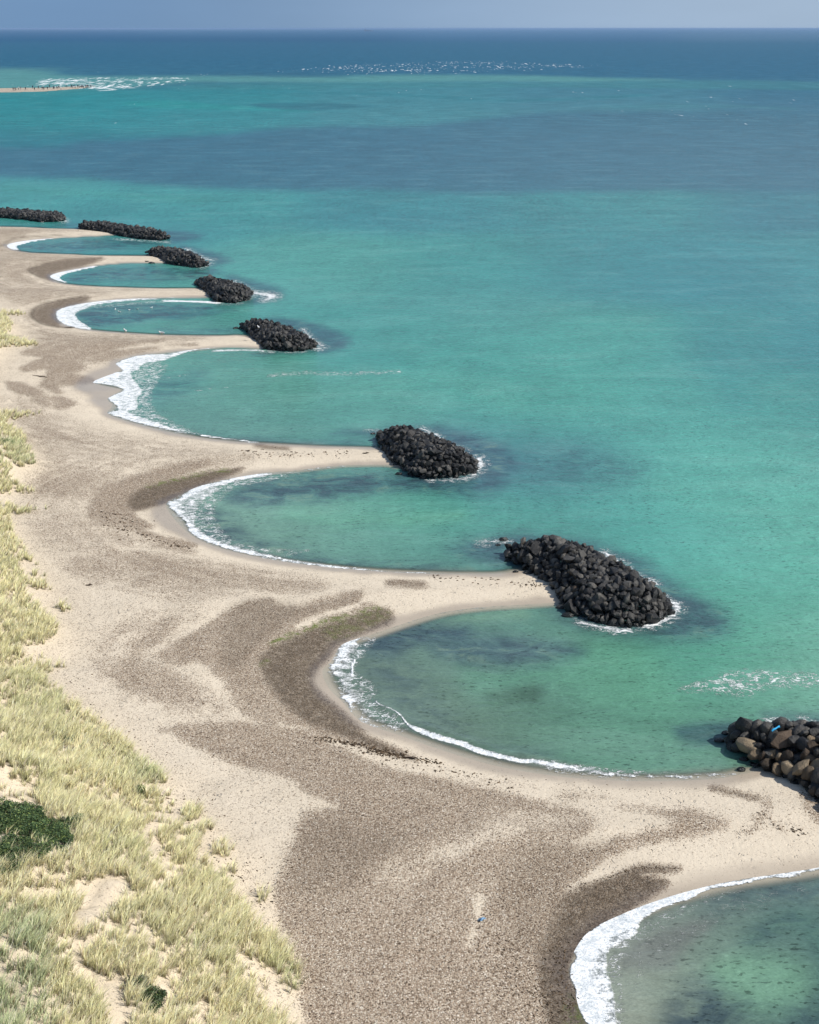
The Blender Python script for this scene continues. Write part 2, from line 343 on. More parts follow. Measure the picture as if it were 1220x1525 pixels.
def mat_plain(name, col, rough=.7, spec=.3, var=.15, nscale=10, metal=0):
    m = new_mat(name); g = NT(m); geo = g.n('ShaderNodeNewGeometry'); n = g.noise(geo.outputs['Position'], nscale, 4, .6)
    c = g.mix(g.rng(n, .3, .7), tuple(x*(1-var) for x in col)+(1,), tuple(min(1, x*(1+var)) for x in col)+(1,))
    bs = g.n('ShaderNodeBsdfPrincipled', {'Base Color': c, 'Roughness': rough, 'Specular IOR Level': spec, 'Metallic': metal})
    g.n('ShaderNodeOutputMaterial', {0: bs.outputs[0]}); return m

def np_mesh(name, verts, faces_list, mats, attrs=None, smooth_=True, fmat=None):
    """faces_list: list of int arrays (n,k)"""
    me = bpy.data.meshes.new(name)
    nv = len(verts); me.vertices.add(nv); me.vertices.foreach_set('co', np.asarray(verts, np.float32).ravel())
    loops = np.concatenate([f.ravel() for f in faces_list]).astype(np.int32)
    sizes = np.concatenate([np.full(len(f), f.shape[1]) for f in faces_list]).astype(np.int32)
    me.loops.add(len(loops)); me.loops.foreach_set('vertex_index', loops)
    me.polygons.add(len(sizes)); st = np.concatenate([[0], np.cumsum(sizes)[:-1]]).astype(np.int32)
    me.polygons.foreach_set('loop_start', st)
    me.polygons.foreach_set('use_smooth', np.full(len(sizes), smooth_, bool))
    me.update(calc_edges=True)
    for k, a in (attrs or {}).items():
        at = me.attributes.new(k, 'FLOAT_COLOR', 'POINT'); at.data.foreach_set('color', np.asarray(a, np.float32).ravel())
    for mm in mats: me.materials.append(mm)
    return me
def link(name, me, **props):
    o = bpy.data.objects.new(name, me); COL.objects.link(o)
    for k, v in props.items(): o[k] = v
    return o

def lin(c):
    c = np.asarray(c, float)/255.
    return np.where(c <= .04045, c/12.92, ((c+.055)/1.055)**2.4)

# ---------------------------------------------------------------- the survey grid (denser near the lighthouse)
us = np.concatenate([np.array([-5200,-3600,-2500,-1700,-1200,-850,-600,-430,-320,-240,-180,-130]), np.arange(-90, 1312, 3.0), np.array([1350,1400,1460,1540,1660,1820,2050,2400,3000,3900,5200,6500])])
vs = np.concatenate([np.array([42.4,42.8,43.4,44,44.6,45.2,46,47,48,49,50,51,52,53.2,54.5,56,58,60,62,64]), np.arange(66, 150, 1.2), np.arange(150, 560, 1.8), np.arange(560, 1000, 2.4), np.arange(1000, 1600, 3.0), np.array([1620,1650,1700,1760,1840,1950,2100,2300,2600,3000,3500])])
UU, VV = np.meshgrid(us, vs)
GX, GY = ground(UU, VV)
nr, nc = UU.shape
idx = np.arange(nr*nc).reshape(nr, nc)
quads = np.stack([idx[:-1, :-1].ravel(), idx[1:, :-1].ravel(), idx[1:, 1:].ravel(), idx[:-1, 1:].ravel()], 1)
gx, gy = GX.ravel(), GY.ravel()
SD = shore_d(gx, gy)

# ---- land
def build_land():
    keep_v = SD > np.where(gy > 400, -60, -14)
    fk = keep_v[quads].any(1) 
    q = quads[fk]; used = np.unique(q); remap = -np.ones(len(gx), int); remap[used] = np.arange(len(used)); q = remap[q]
    x, y, d = gx[used], gy[used], SD[used]
    z = land_z(x, y, d)
    p = Paint(x, y, z, 6.0)
    n = len(x); peb = np.full(n, .07); wet = 1 - smooth(.2, 1.5, d + .6*fbm(x*.5, y*.5, 9)); weed = np.zeros(n); green = np.zeros(n); deb = np.zeros(n); dune = np.zeros(n)
    peb = np.where(d < 3.5, .05, peb)
    peb = peb*smooth(.5, 6, d)
    def put(f, val, m): f[:] = f*(1-m) + val*m
    L = lambda f, val, kind, P, soft=8, r=0, s=1.0, warp=True: put(f, val, s*p.mask(kind, P, soft*(1.7 if f is peb and kind == 'p' else 1.25), r, warp))
    L(peb, .40, 'p', [(-500,338),(90,341),(60,352),(0,362),(30,375),(130,382),(90,388),(50,400),(60,420),(180,430),(290,432),(150,440),(60,452),(35,470),(70,492),(200,500),(300,503),(200,520),(130,545),(60,520),(0,440),(-500,420)], 14)
    L(peb, .10, 's', [(-30,432),(40,425),(110,430),(170,432)], 10, 6, .7)
    L(peb, .05, 's', [(50,351),(90,348),(150,347)], 8, 10)
    L(peb, .05, 's', [(140,387),(180,385),(250,387)], 8, 16)
    L(peb, .08, 's', [(170,440),(230,437),(320,437)], 8, 14)
    L(peb, .62, 'p', [(35,526),(65,517),(118,513),(167,506),(236,518),(216,523),(177,532),(138,540),(100,536),(60,532)], 6)
    L(peb, .7, 's', [(165,517),(200,511),(240,507)], 5, 5); L(peb, .6, 's', [(255,512),(290,513)], 5, 5)
    L(peb, .06, 's', [(180,520),(230,513),(330,507)], 6, 6, .8)
    L(peb, .66, 'p', [(33,550),(49,540),(79,529.5),(102,532),(126,541),(128,551),(112,556),(138,563),(136,570),(110,574),(87,577),(94,585),(83,587),(69,580),(59,576),(65,566),(75,552),(65,550),(47,554)], 4)
    L(peb, .62, 'p', [(10,568),(35,570),(51,576),(65,584),(59,590),(30,586),(16,578)], 4)
    L(peb, .62, 'p', [(47,595),(75,590.5),(94,592.5),(114,602),(92,610),(75,607),(59,603)], 4)
    L(peb, .30, 'p', [(10,600),(60,605),(110,640),(250,660),(370,684),(300,700),(200,715),(100,755),(60,720),(60,660)], 22)
    L(peb, .18, 's', [(120,690),(200,700),(330,672)], 14, 10, .6)
    L(peb, .38, 's', [(40,652),(100,655),(190,664)], 10, 8)
    L(peb, .55, 's', [(385,663),(425,668)], 5, 6); L(weed, .5, 's', [(385,664),(425,669)], 5, 4)
    L(peb, .42, 'p', [(45,725),(70,706),(140,700),(168,715),(160,732),(60,748)], 16)
    L(peb, .06, 's', [(50,746),(110,746),(150,742)], 8, 5, .7)
    L(peb, .85, 'p', [(131,770),(141,745),(170,721),(230,702),(300,687),(316,690),(298,697),(256,713),(300,705),(357,697),(351,705),(285,731),(246,751),(203,764),(229,780),(216,790),(282,810),(285,816),(256,816),(213,797),(170,788)], 5)
    L(weed, .75, 'p', [(215,728),(256,715),(300,706),(357,697),(351,705),(285,731),(246,751),(205,762),(190,748)], 6)
    L(green, .9, 's', [(222,725),(245,718),(275,711),(315,704),(340,700)], 4, 4)
    L(peb, .05, 'p', [(200,765),(245,754),(258,772),(282,806),(229,782)], 4)
    L(peb, .32, 'p', [(50,760),(160,775),(215,800),(240,815),(180,818),(90,822),(60,800)], 16)
    L(peb, .50, 'p', [(95,840),(130,823),(180,820),(245,825),(300,836),(380,850),(450,863),(480,872),(430,882),(370,878),(320,890),(270,892),(220,880),(180,868),(130,860)], 12)
    L(peb, .08, 's', [(175,817),(245,821),(320,834),(390,848),(460,858)], 4, 3)
    L(peb, .4, 's', [(190,800),(230,812),(290,822)], 5, 4)
    L(peb, .32, 'p', [(150,955),(180,930),(230,915),(300,915),(270,945),(230,970),(160,972)], 16)
    P2 = [(235,972),(262,955),(300,935),(345,905),(400,890),(425,906),(480,892),(539,880),(536,898),(574,905),(578,929),(505,958),(488,981),(465,1010),(476,1032),(522,1073),(548,1096),(620,1127),(560,1120),(500,1104),(440,1085),(385,1075),(350,1050),(335,1020),(318,1000),(300,985),(270,990),(245,985)]
    L(peb, .68, 'p', P2, 5)
    L(peb, .05, 's', [(440,932),(480,916),(530,902)], 4, 5)
    L(peb, .08, 's', [(215,978),(262,948),(300,928),(345,900),(400,884)], 7, 5, .8)
    L(weed, .75, 'p', [(407,964),(440,945),(493,926),(560,908),(577,912),(577,929),(505,958),(488,981),(465,1010),(476,1032),(522,1073),(548,1096),(620,1129),(597,1127),(539,1107),(465,1078),(425,1050),(384,998)], 7)
    L(weed, .35, 'p', [(345,905),(400,893),(470,900),(539,884),(500,900),(420,930),(360,990),(330,990)], 12)
    L(green, 1.0, 's', [(407,958),(430,946),(470,930),(520,916),(560,908)], 4, 5); L(green, .9, 's', [(388,992),(400,985)], 4, 3); L(green, .35, 'p', [(480,930),(560,908),(575,920),(500,955)], 6)
    L(peb, .56, 'p', [(145,985),(200,983),(260,998),(300,1028),(330,1058),(280,1056),(220,1042),(170,1018)], 14)
    BIG = [(240,1082),(330,1077),(446,1085),(490,1103),(548,1136),(620,1155),(700,1168),(790,1188),(850,1203),(887,1220),(870,1240),(850,1255),(880,1262),(930,1245),(980,1235),(1000,1222),(975,1205),(1032,1207),(1090,1226),(1054,1239),(996,1248),(942,1262),(899,1280),(867,1302),(838,1327),
           (906,1309),(942,1295),(978,1290),(1016,1293),(982,1301),(957,1306),(998,1315),(930,1362),(880,1392),(850,1440),(870,1500),(900,1600),(900,1900),(500,1900),(460,1560),(442,1450),(420,1380),(412,1345),(418,1305),(442,1250),(454,1214),(511,1201),(454,1177),(430,1156),(343,1136),(270,1099)]
    L(peb, .74, 'p', BIG, 6); L(peb, .70, 'p', BIG, 30, 0, .0); L(peb, .95, 'p', [(455,1232),(520,1215),(600,1235),(640,1262),(580,1290),(500,1300),(440,1300)], 18, 0, .8)
    L(peb, .30, 'p', [(560,1300),(610,1262),(690,1245),(760,1215),(840,1200),(860,1225),(840,1255),(760,1262),(700,1270),(640,1290),(600,1330)], 20, 0, .85)
    L(peb, .06, 's', [(650,1272),(700,1255),(770,1228)], 16, 12, .85)
    L(peb, .08, 's', [(716,1335),(714,1362)], 8, 8, 1); L(peb, .08, 's', [(709,1380),(702,1405)], 7, 6, 1)
    L(peb, .25, 's', [(1000,1222),(960,1236),(920,1246),(870,1262)], 7, 5, .5)
    L(peb, .08, 's', [(492,1106),(560,1124),(640,1146),(720,1160),(800,1172)], 6, 7)
    L(peb, .08, 's', [(415,1078),(455,1083)], 4, 4, .8)
    L(weed, .8, 'p', [(838,1329),(906,1309),(942,1295),(978,1290),(1016,1293),(957,1306),(998,1315),(930,1362),(880,1392),(850,1440),(870,1500),(905,1600),(830,1620),(815,1500),(800,1430),(815,1370)], 6)
    L(weed, .30, 'p', [(460,1225),(540,1225),(610,1250),(560,1290),(480,1330),(430,1320)], 25); L(weed, .25, 'p', [(760,1290),(840,1250),(920,1250),(840,1330),(800,1420),(760,1400)], 22)
    L(green, .7, 'p', [(845,1498),(872,1505),(890,1600),(850,1620)], 8)
    L(peb, .72, 's', [(1060,1174),(1095,1181),(1128,1188)], 5, 5); L(weed, .5, 's', [(1060,1174),(1095,1181),(1128,1188)], 5, 3)
    L(peb, .5, 's', [(1138,1190),(1143,1200),(1135,1215),(1115,1235)], 7, 6); L(peb, .4, 's', [(1140,1215),(1165,1235)], 4, 3)
    L(peb, .4, 's', [(920,1195),(975,1204)], 8, 5); L(peb, .35, 's', [(830,1182),(900,1186)], 10, 4)
    L(peb, .8, 'p', [(1195,1180),(1225,1195),(1260,1230),(1240,1240),(1205,1210)], 6)
    L(peb, .7, 's', [(585,869),(628,871)], 6, 8); L(weed, .35, 's', [(585,869),(628,871)], 6, 6)
    # dark scarps behind the far bays
    for P in ([(72,393),(55,398),(45,404),(55,411),(72,414)], [(126,442),(79,450),(57,458),(49,469),(57,479),(79,486),(106,488)]):
        L(weed, .95, 's', P, 4, 3)
    L(weed, .55, 'p', [(130,443),(79,452),(57,462),(53,470),(62,480),(90,486),(84,470),(88,461),(123,451)], 4); L(peb, .9, 'p', [(130,443),(79,452),(57,462),(53,470),(62,480),(90,486),(84,470),(88,461),(123,451)], 4)
    L(peb, .9, 'p', [(150,383),(90,388),(55,398),(47,404),(62,413),(78,418),(74,412),(86,405),(119,398),(140,390)], 5); L(weed, .5, 'p', [(150,383),(90,388),(55,398),(47,404),(62,413),(78,418),(74,412),(86,405),(119,398),(140,390)], 5)
    L(weed, .6, 's', [(0,366),(20,357),(50,353),(90,350)], 5, 4)
    # wet swash aprons
    for P in ([(172,540),(150,548),(128,556),(108,577),(131,590),(133,600),(170,619),(230,643),(320,657),(250,640),(190,600),(182,560)],
              [(250,752),(222,766),(250,790),(300,813),(400,838),(500,850),(400,832),(300,803),(262,770)],
              [(505,958),(478,980),(459,1003),(465,1028),(482,1046),(521,1064),(530,1078),(600,1102),(700,1137),(790,1153),(700,1130),(600,1090),(530,1040)],
              [(960,1350),(990,1330),(1040,1320),(1090,1312),(1000,1345)],
              [(640,916),(580,918),(582,935),(620,926)]):
        L(wet, 1, 'p', P, 8)
    L(wet, .45, 's', [(900,1290),(1010,1305),(1100,1300),(1220,1280)], 12, 12, .5)
    L(deb, .5, 's', [(360,672),(420,676),(520,672),(560,672)], 10, 6); L(deb, .45, 's', [(300,700),(330,690),(380,685),(440,690)], 8, 6)
    L(deb, .6, 's', [(550,1128),(630,1131),(660,1137)], 5, 4); L(deb, .4, 's', [(700,1150),(850,1172),(950,1178),(1050,1178)], 14, 8)
    L(deb, .5, 's', [(1130,1225),(1160,1235)], 6, 4); L(deb, .55, 's', [(930,1268),(1000,1262),(1060,1250)], 12, 10)
    L(deb, .7, 'p', [(735,1400),(760,1395),(800,1450),(860,1480),(860,1600),(720,1600)], 20); L(deb, .5, 's', [(130,760),(170,768),(200,770),(170,800)], 12, 10)
    L(deb, .6, 's', [(90,568),(130,572),(60,560)], 6, 5); L(deb, .5, 's', [(210,797),(256,812),(285,815)], 5, 4); L(deb, .4, 's', [(640,858),(800,868)], 6, 6)
    L(deb, .28, 's', [(0,700),(30,780),(80,880),(60,1000),(180,1120),(300,1230),(380,1330)], 20, 14)
    dd = np.full(n, -50.); s_ = (x < 20) & (y < 300); dd[s_] = poly_sd(DUNE_W, x[s_], y[s_]); dune = smooth(-4, 1, dd)
    peb *= 1 - .7*smooth(-1, 2, dd)
    peb = np.where(y > 500, .25, peb); wet = np.where(y > 500, .35, wet)
    cov = np.stack([peb*.93, np.clip(wet, 0, 1), weed, green], 1); ex = np.stack([deb, dune, np.clip(d/60, 0, 1.5), 0*deb+1], 1)
    me = np_mesh('beach', np.stack([x, y, z], 1), [q], [make_land_material()], {'cover': cov, 'extra': ex})
    return link('beach', me, kind='structure')
beach = build_land()

# ---- sea
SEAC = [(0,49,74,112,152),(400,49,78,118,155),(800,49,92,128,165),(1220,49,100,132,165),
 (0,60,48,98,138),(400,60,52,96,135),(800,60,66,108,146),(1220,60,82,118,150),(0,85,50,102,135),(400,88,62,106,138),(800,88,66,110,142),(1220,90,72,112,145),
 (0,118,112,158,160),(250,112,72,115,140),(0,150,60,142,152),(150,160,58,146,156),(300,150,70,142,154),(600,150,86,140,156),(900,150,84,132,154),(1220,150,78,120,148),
 (0,180,60,142,150),(300,175,72,145,155),(600,175,86,142,156),(900,165,88,134,152),(1220,180,80,118,144),(0,210,60,132,146),(0,235,58,110,135),(300,235,68,106,135),(600,235,76,112,140),(900,235,78,114,142),(1220,235,80,115,142),  # the dark tones here carry the painted cloud-shadow band
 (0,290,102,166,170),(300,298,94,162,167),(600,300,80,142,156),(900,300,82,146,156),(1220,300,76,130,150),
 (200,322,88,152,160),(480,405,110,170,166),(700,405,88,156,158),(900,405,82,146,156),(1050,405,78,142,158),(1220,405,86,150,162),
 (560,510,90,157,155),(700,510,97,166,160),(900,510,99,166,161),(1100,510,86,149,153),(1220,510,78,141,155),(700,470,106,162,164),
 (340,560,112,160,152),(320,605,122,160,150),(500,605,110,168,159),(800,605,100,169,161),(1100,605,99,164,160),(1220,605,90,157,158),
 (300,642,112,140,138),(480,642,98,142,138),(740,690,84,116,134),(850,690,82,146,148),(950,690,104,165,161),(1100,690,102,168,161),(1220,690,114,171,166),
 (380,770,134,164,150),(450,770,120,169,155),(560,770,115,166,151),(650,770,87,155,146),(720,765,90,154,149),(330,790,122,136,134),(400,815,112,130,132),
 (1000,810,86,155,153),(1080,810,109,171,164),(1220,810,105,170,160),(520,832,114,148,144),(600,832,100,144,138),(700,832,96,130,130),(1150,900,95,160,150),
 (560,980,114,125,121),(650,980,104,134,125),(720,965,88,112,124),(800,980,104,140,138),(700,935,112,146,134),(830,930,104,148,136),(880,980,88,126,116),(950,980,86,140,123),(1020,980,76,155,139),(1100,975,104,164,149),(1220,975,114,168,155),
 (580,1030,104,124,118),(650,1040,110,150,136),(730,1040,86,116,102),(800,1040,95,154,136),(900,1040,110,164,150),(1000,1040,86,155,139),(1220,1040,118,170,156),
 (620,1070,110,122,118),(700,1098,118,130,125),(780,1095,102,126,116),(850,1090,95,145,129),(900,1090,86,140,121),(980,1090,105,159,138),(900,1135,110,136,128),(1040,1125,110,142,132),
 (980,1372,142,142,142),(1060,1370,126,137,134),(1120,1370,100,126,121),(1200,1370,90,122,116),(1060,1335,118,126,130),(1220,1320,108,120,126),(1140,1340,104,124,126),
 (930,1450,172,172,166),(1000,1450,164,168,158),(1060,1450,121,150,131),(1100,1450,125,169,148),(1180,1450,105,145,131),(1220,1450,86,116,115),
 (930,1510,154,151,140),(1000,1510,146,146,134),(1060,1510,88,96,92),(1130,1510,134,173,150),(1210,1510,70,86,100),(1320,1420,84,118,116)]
def build_sea():
    cell = SD[quads]; keep = (cell < 6).any(1)
    q = quads[keep]; used = np.unique(q); remap = -np.ones(len(gx), int); remap[used] = np.arange(len(used)); q = remap[q]
    x, y, d = gx[used], gy[used], SD[used]; n = len(x); z = np.zeros(n)
    p = Paint(x, y, z, 9.0, 23)
    scal = 3.2*fbm(x*.9, y*.9, 87, 2)*np.clip(F/np.hypot(x, H+np.abs(y))/20, .15, 1.2); p.U0 = p.u + scal; p.W0 = p.W0 + scal
    U, Wv = np.clip(p.U, -100, 1320), np.clip(p.Wc, W(46), W(1560))
    acc = np.zeros((n, 3)); sw = np.zeros(n)
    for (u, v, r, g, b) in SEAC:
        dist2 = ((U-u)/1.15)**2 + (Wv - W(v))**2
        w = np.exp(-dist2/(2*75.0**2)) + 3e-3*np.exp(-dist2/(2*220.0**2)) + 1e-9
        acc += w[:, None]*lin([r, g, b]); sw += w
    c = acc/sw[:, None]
    def C(col, kind, P, soft, r=0, s=1.0, warp=True):
        m = (s*p.mask(kind, P, soft, r, warp))[:, None]; c[:] = c*(1-m) + lin(col)*m
    # offshore banks and channels, far blue sea, and a cloud shadow painted in
    C((64,112,144), 'p', [(-900,66),(2200,66),(2200,118),(950,118),(600,112),(340,110),(140,114),(60,108),(0,100),(-900,98)], 40, 0, .8)
    C((108,158,162), 'p', [(-900,104),(0,106),(60,110),(140,114),(300,113),(480,115),(560,112),(760,112),(900,116),(1000,119),(860,122),(700,121),(500,123),(330,122),(260,124),(140,132),(0,131),(-900,130)], 26, 0, .9)
    C((82,140,150), 'p', [(300,124),(700,124),(1100,120),(1250,124),(1250,134),(1000,132),(700,130),(300,134)], 14, 0, .5)
    C((62,156,158), 'p', [(180,152),(260,149),(340,157),(470,166),(330,163),(220,160)], 14, 0, .6)
    C((66,118,136), 'p', [(370,156),(450,153),(560,158),(480,164),(400,162)], 12, 0, .7)
    C((68,132,148), 's', [(340,137),(560,140),(760,150),(960,142)], 14, 14, .5)
    C((76,116,141), 'p', [(-900,222),(0,222),(120,212),(300,205),(430,190),(620,188),(760,172),(920,166),(1250,168),(1400,168),(1400,276),(1000,284),(700,288),(560,282),(380,284),(200,272),(0,262),(-900,262)], 32, 0, .95)  # cloud-shadow band across the far sea, painted into the water colour
    C((84,140,152), 's', [(900,160),(1050,158),(1180,162)], 20, 8, .5)
    C((100,165,160), 's', [(20,280),(160,290),(300,296)], 25, 14, .5)
    for (P, s) in (([(560,300),(800,340),(1000,420),(1100,600)], .35), ([(820,300),(1000,380),(1220,500)], .3)):
        C((74,142,154), 's', P, 60, 20, s)
    C((118,170,160), 's', [(340,600),(480,590),(640,560),(760,600)], 50, 15, .45); C((104,165,158), 's', [(450,480),(560,500),(700,560),(900,590)], 40, 12, .4)
    C((108,172,164), 's', [(980,720),(1100,760),(1220,740)], 40, 15, .4)
    C((120,172,154), 's', [(430,765),(560,775),(680,770)], 22, 10, .5)
    C((126,160,142), 's', [(640,940),(700,922),(780,915)], 12, 10, .55)
    C((108,168,146), 'p', [(690,1000),(760,1000),(900,960),(1000,1000),(1000,1060),(880,1040),(800,1020),(720,1040)], 30, 0, .45)
    C((80,110,98), 's', [(735,1038),(790,1036)], 14, 14, .8)
    C((132,174,150), 'p', [(1060,1440),(1120,1420),(1200,1440),(1190,1500),(1130,1515),(1070,1480)], 24, 0, .6)
    C((124,122,124), 'p', [(930,1420),(1000,1380),(1060,1370),(1010,1430),(1000,1445),(930,1440)], 14, 0, .6)
    for P in ([(600,1100),(700,1130),(850,1153),(960,1160),(1100,1157)], [(300,812),(400,838),(520,851),(700,857)], [(230,645),(330,660),(480,668)], [(520,1040),(545,1078),(600,1098)]): C((158,158,156), 's', P, 12, 12, .6)
    weed = np.zeros(n)
    def Wd(val, kind, P, soft, r=0, dark=.75, col=(74,94,114)):
        m = p.mask(kind, P, soft*1.7, r); val = min(1, val*1.7+.15); dark = dark*.82; weed[:] = np.maximum(weed, val*m); mm = (dark*m)[:, None]; c[:] = c*(1-mm) + lin(col)*mm
    Wd(.2, 's', [(95,333),(120,336)], 10, 8, .5)
    Wd(.4, 'p', [(20,366),(100,358),(200,357),(260,359),(230,366),(120,374),(30,372)], 10, 0, .55, (72,112,132))
    Wd(.3, 'p', [(235,344),(270,343),(305,348),(290,356),(260,360)], 8, 0, .75)
    Wd(.3, 'p', [(270,364),(320,376),(345,388),(330,395),(300,399),(290,386)], 8, 0, .75)
    Wd(.5, 'p', [(100,412),(160,400),(260,396),(330,402),(300,414),(180,418),(110,420)], 10, 0, .6, (68,112,130))
    Wd(.3, 'p', [(340,410),(380,418),(415,432),(410,448),(340,456),(350,440)], 8, 0, .75)
    Wd(.5, 'p', [(115,466),(160,456),(230,452),(330,454),(300,466),(240,474),(170,486),(125,484)], 10, 0, .65, (66,104,126)); Wd(.3, 's', [(250,472),(300,468),(350,462)], 8, 6, .6, (64,100,126))
    Wd(.3, 'p', [(400,476),(470,482),(520,500),(515,520),(470,526),(380,528),(440,520),(460,505)], 8, 0, .8)
    Wd(.2, 's', [(240,492),(300,494),(360,492)], 8, 8, .5, (70,110,130)); Wd(.3, 'p', [(230,565),(300,555),(270,590),(210,600)], 20, 0, .45, (60,120,130))
    Wd(.2, 's', [(250,646),(320,655),(400,657),(540,660)], 8, 6, .6, (84,108,122))
    Wd(.4, 'p', [(505,646),(555,640),(600,634),(680,640),(760,670),(770,700),(730,722),(640,722),(600,712),(660,700),(560,652)], 12, 0, .85)
    Wd(.6, 'p', [(335,735),(380,716),(480,703),(600,702),(690,716),(760,716),(720,738),(600,732),(480,744),(380,752)], 14, 0, .72, (70,92,112))
    Wd(.6, 'p', [(270,760),(330,760),(370,800),(480,828),(700,845),(520,842),(370,818),(300,800)], 14, 0, .4, (92,108,116))
    Wd(.4, 'p', [(680,812),(745,800),(800,795),(900,815),(990,860),(1080,915),(1070,945),(980,955),(860,935),(820,905),(860,900),(800,860),(740,840),(690,826)], 16, 0, .8)
    Wd(.2, 'p', [(740,690),(860,660),(950,700),(900,720),(780,720)], 30, 0, .45, (82,116,134))
    Wd(.8, 'p', [(545,950),(620,930),(700,935),(690,952),(620,962),(580,978),(550,972)], 12, 0, .75)
    Wd(.7, 'p', [(650,958),(740,945),(830,960),(860,975),(780,992),(690,985),(650,972)], 14, 0, .7)
    Wd(.3, 'p', [(540,985),(600,1060),(700,1110),(820,1130),(700,1100),(640,1040),(600,990)], 22, 0, .3, (92,108,116))
    Wd(.3, 'p', [(1008,1085),(1070,1076),(1110,1080),(1100,1110),(1130,1130),(1080,1112),(1020,1108)], 8, 0, .85, (60,86,104)); Wd(.2, 'p', [(1140,1066),(1190,1060),(1300,1066),(1300,1120),(1220,1110)], 12, 0, .75)
    Wd(.7, 'p', [(1000,1485),(1060,1470),(1090,1490),(1160,1515),(1250,1490),(1250,1600),(1000,1600),(980,1545)], 18, 0, .48, (66,80,96))
    Wd(.5, 's', [(1060,1340),(1130,1330),(1220,1330)], 18, 14, .5, (88,104,116)); Wd(.6, 's', [(1120,1400),(1180,1370),(1220,1400)], 16, 8, .4, (64,110,104))
    # foam
    fo = np.zeros(n); la = np.zeros(n); cap = np.zeros(n)
    def Fo(f, val, kind, P, soft=3, r=0, warp=False, sm=True):
        if f is fo and kind == 'p' and len(P) > 12:            # surf: a dense front that thins out to seaward
            f[:] = np.maximum(f, (val-.16)*p.mask(kind, P, soft, r, warp, sm)); f[:] = np.maximum(f, (val+.10)*smooth(3.2, .2, -d)*p.mask(kind, P, 6, r, warp, sm)); f[:] = np.maximum(f, .56*p.mask(kind, P, 16, r, warp, sm)); la[:] = np.maximum(la, .75*p.mask(kind, P, 22, r, warp, sm)); return
        f[:] = np.maximum(f, val*p.mask(kind, P, soft, r, warp, sm))
    Fo(fo, .9, 'p', [(8,364),(29,358),(61,355),(111,352),(61,358),(33,364),(25,368),(29,372),(16,371)], 3)
    Fo(fo, .88, 'p', [(72,411),(86,403),(119,398),(156,394.5),(123,402),(98,408),(90,415),(102,421),(86,418.5)], 3)
    Fo(fo, .86, 'p', [(83,468),(88,460),(123,451),(176,445),(230,443.5),(270,443),(176,450),(143,455),(115,466),(119,477),(139,491),(107,487),(88,479)], 3)
    Fo(fo, 1.0, 's', [(245,448),(287,449),(325,451)], 4, 4); Fo(fo, .6, 's', [(250,428.5),(300,428)], 3, 2); Fo(la, .8, 's', [(130,458),(200,452),(250,448)], 5, 5)
    Fo(fo, .86, 'p', [(135,570),(142,563),(162,555),(182,553),(172,543),(179,537),(211,528),(241,527),(268,523),(302,517),(344,515),(309,520),(277,525),(246,537),(215,542),(206,552),(196,557),(203,569),(213,581),(207,592),(204,611),(191,612),(211,620),(248,633),(268,640),(287,647),(248,640),(204,630),(160,615.5),(172,611),(172,603),(160,593),(179,584),(182,579),(155,572.5)], 3)
    Fo(la, 1.0, 'p', [(190,545),(245,540),(240,560),(225,590),(240,620),(300,648),(230,640),(160,616),(175,600),(185,580)], 10)
    for P in ([(225,554),(250,552),(268,550)], [(243,565),(262,561),(282,558)], [(225,612),(250,612)], [(280,583),(300,581),(340,577)]): Fo(fo, .55, 's', P, 3, 2.5)
    Fo(fo, .8, 's', [(300,648),(335,653),(382,658.5)], 3, 3); Fo(fo, .7, 's', [(317,523),(346,521.5),(392,522)], 3, 4)
    Fo(la, .9, 's', [(405,560),(460,556),(530,557),(590,554)], 10, 6, True); Fo(fo, .48, 's', [(450,556),(500,558),(580,555)], 7, 3, True)
    Fo(fo, .74, 'p', [(247,750),(264,742),(289,725),(333,715),(362,705),(426,703),(471,696),(539,692),(475,699),(421,706),(367,716),(330,726),(308,745),(292,767),(297,787),(328,804),(367,816),(426,831),(495,841),(574,850),(495,846),(407,833),(348,821),(303,806),(279,791),(274,777)], 4)
    Fo(la, .9, 'p', [(250,748),(300,725),(390,705),(450,704),(390,718),(340,732),(320,770),(360,810),(450,820),(350,822),(280,790)], 9)
    Fo(fo, .7, 's', [(385,831),(470,842),(560,850),(660,855)], 3, 2.5)
    Fo(la, .7, 's', [(420,828),(460,820)], 4, 3)
    Fo(fo, .66, 'p', [(505,959),(531,948),(592,929.5),(624,918),(661,910),(740,902),(790,900),(661,914),(619,924),(587,935),(551,947),(534,957),(540,968),(527,979),(521,993),(526,1006),(520,1016),(545,1025),(541,1038),(528,1050),(521,1057),(516,1047),(506,1038),(514,1030),(503,1013),(491,996),(499,981)], 4)
    Fo(la, 1.0, 'p', [(505,962),(560,948),(548,968),(530,1000),(560,1022),(560,1045),(600,1075),(600,1090),(540,1080),(515,1050),(490,1000)], 8)
    Fo(fo, .9, 's', [(529,982),(524,994),(526,1006)], 2, 2.5); Fo(fo, .8, 's', [(560,1043),(565,1052),(590,1062),(604,1076)], 2, 2)
    Fo(fo, .86, 'p', [(602,1075),(640,1089),(690,1105),(750,1124),(830,1137),(900,1147),(820,1141),(740,1130),(690,1114),(640,1099),(612,1085)], 3)
    Fo(fo, .66, 's', [(800,1137),(870,1148),(950,1156),(1030,1157)], 4, 4); Fo(la, .9, 'p', [(800,1134),(880,1142),(960,1150),(1060,1153),(1080,1158),(950,1162),(830,1150)], 5)
    Fo(fo, .7, 's', [(1030,1153.5),(1095,1153)], 3, 2.5); Fo(la, .45, 'p', [(620,1096),(740,1130),(860,1150),(960,1160),(850,1156),(700,1130),(600,1095)], 6)
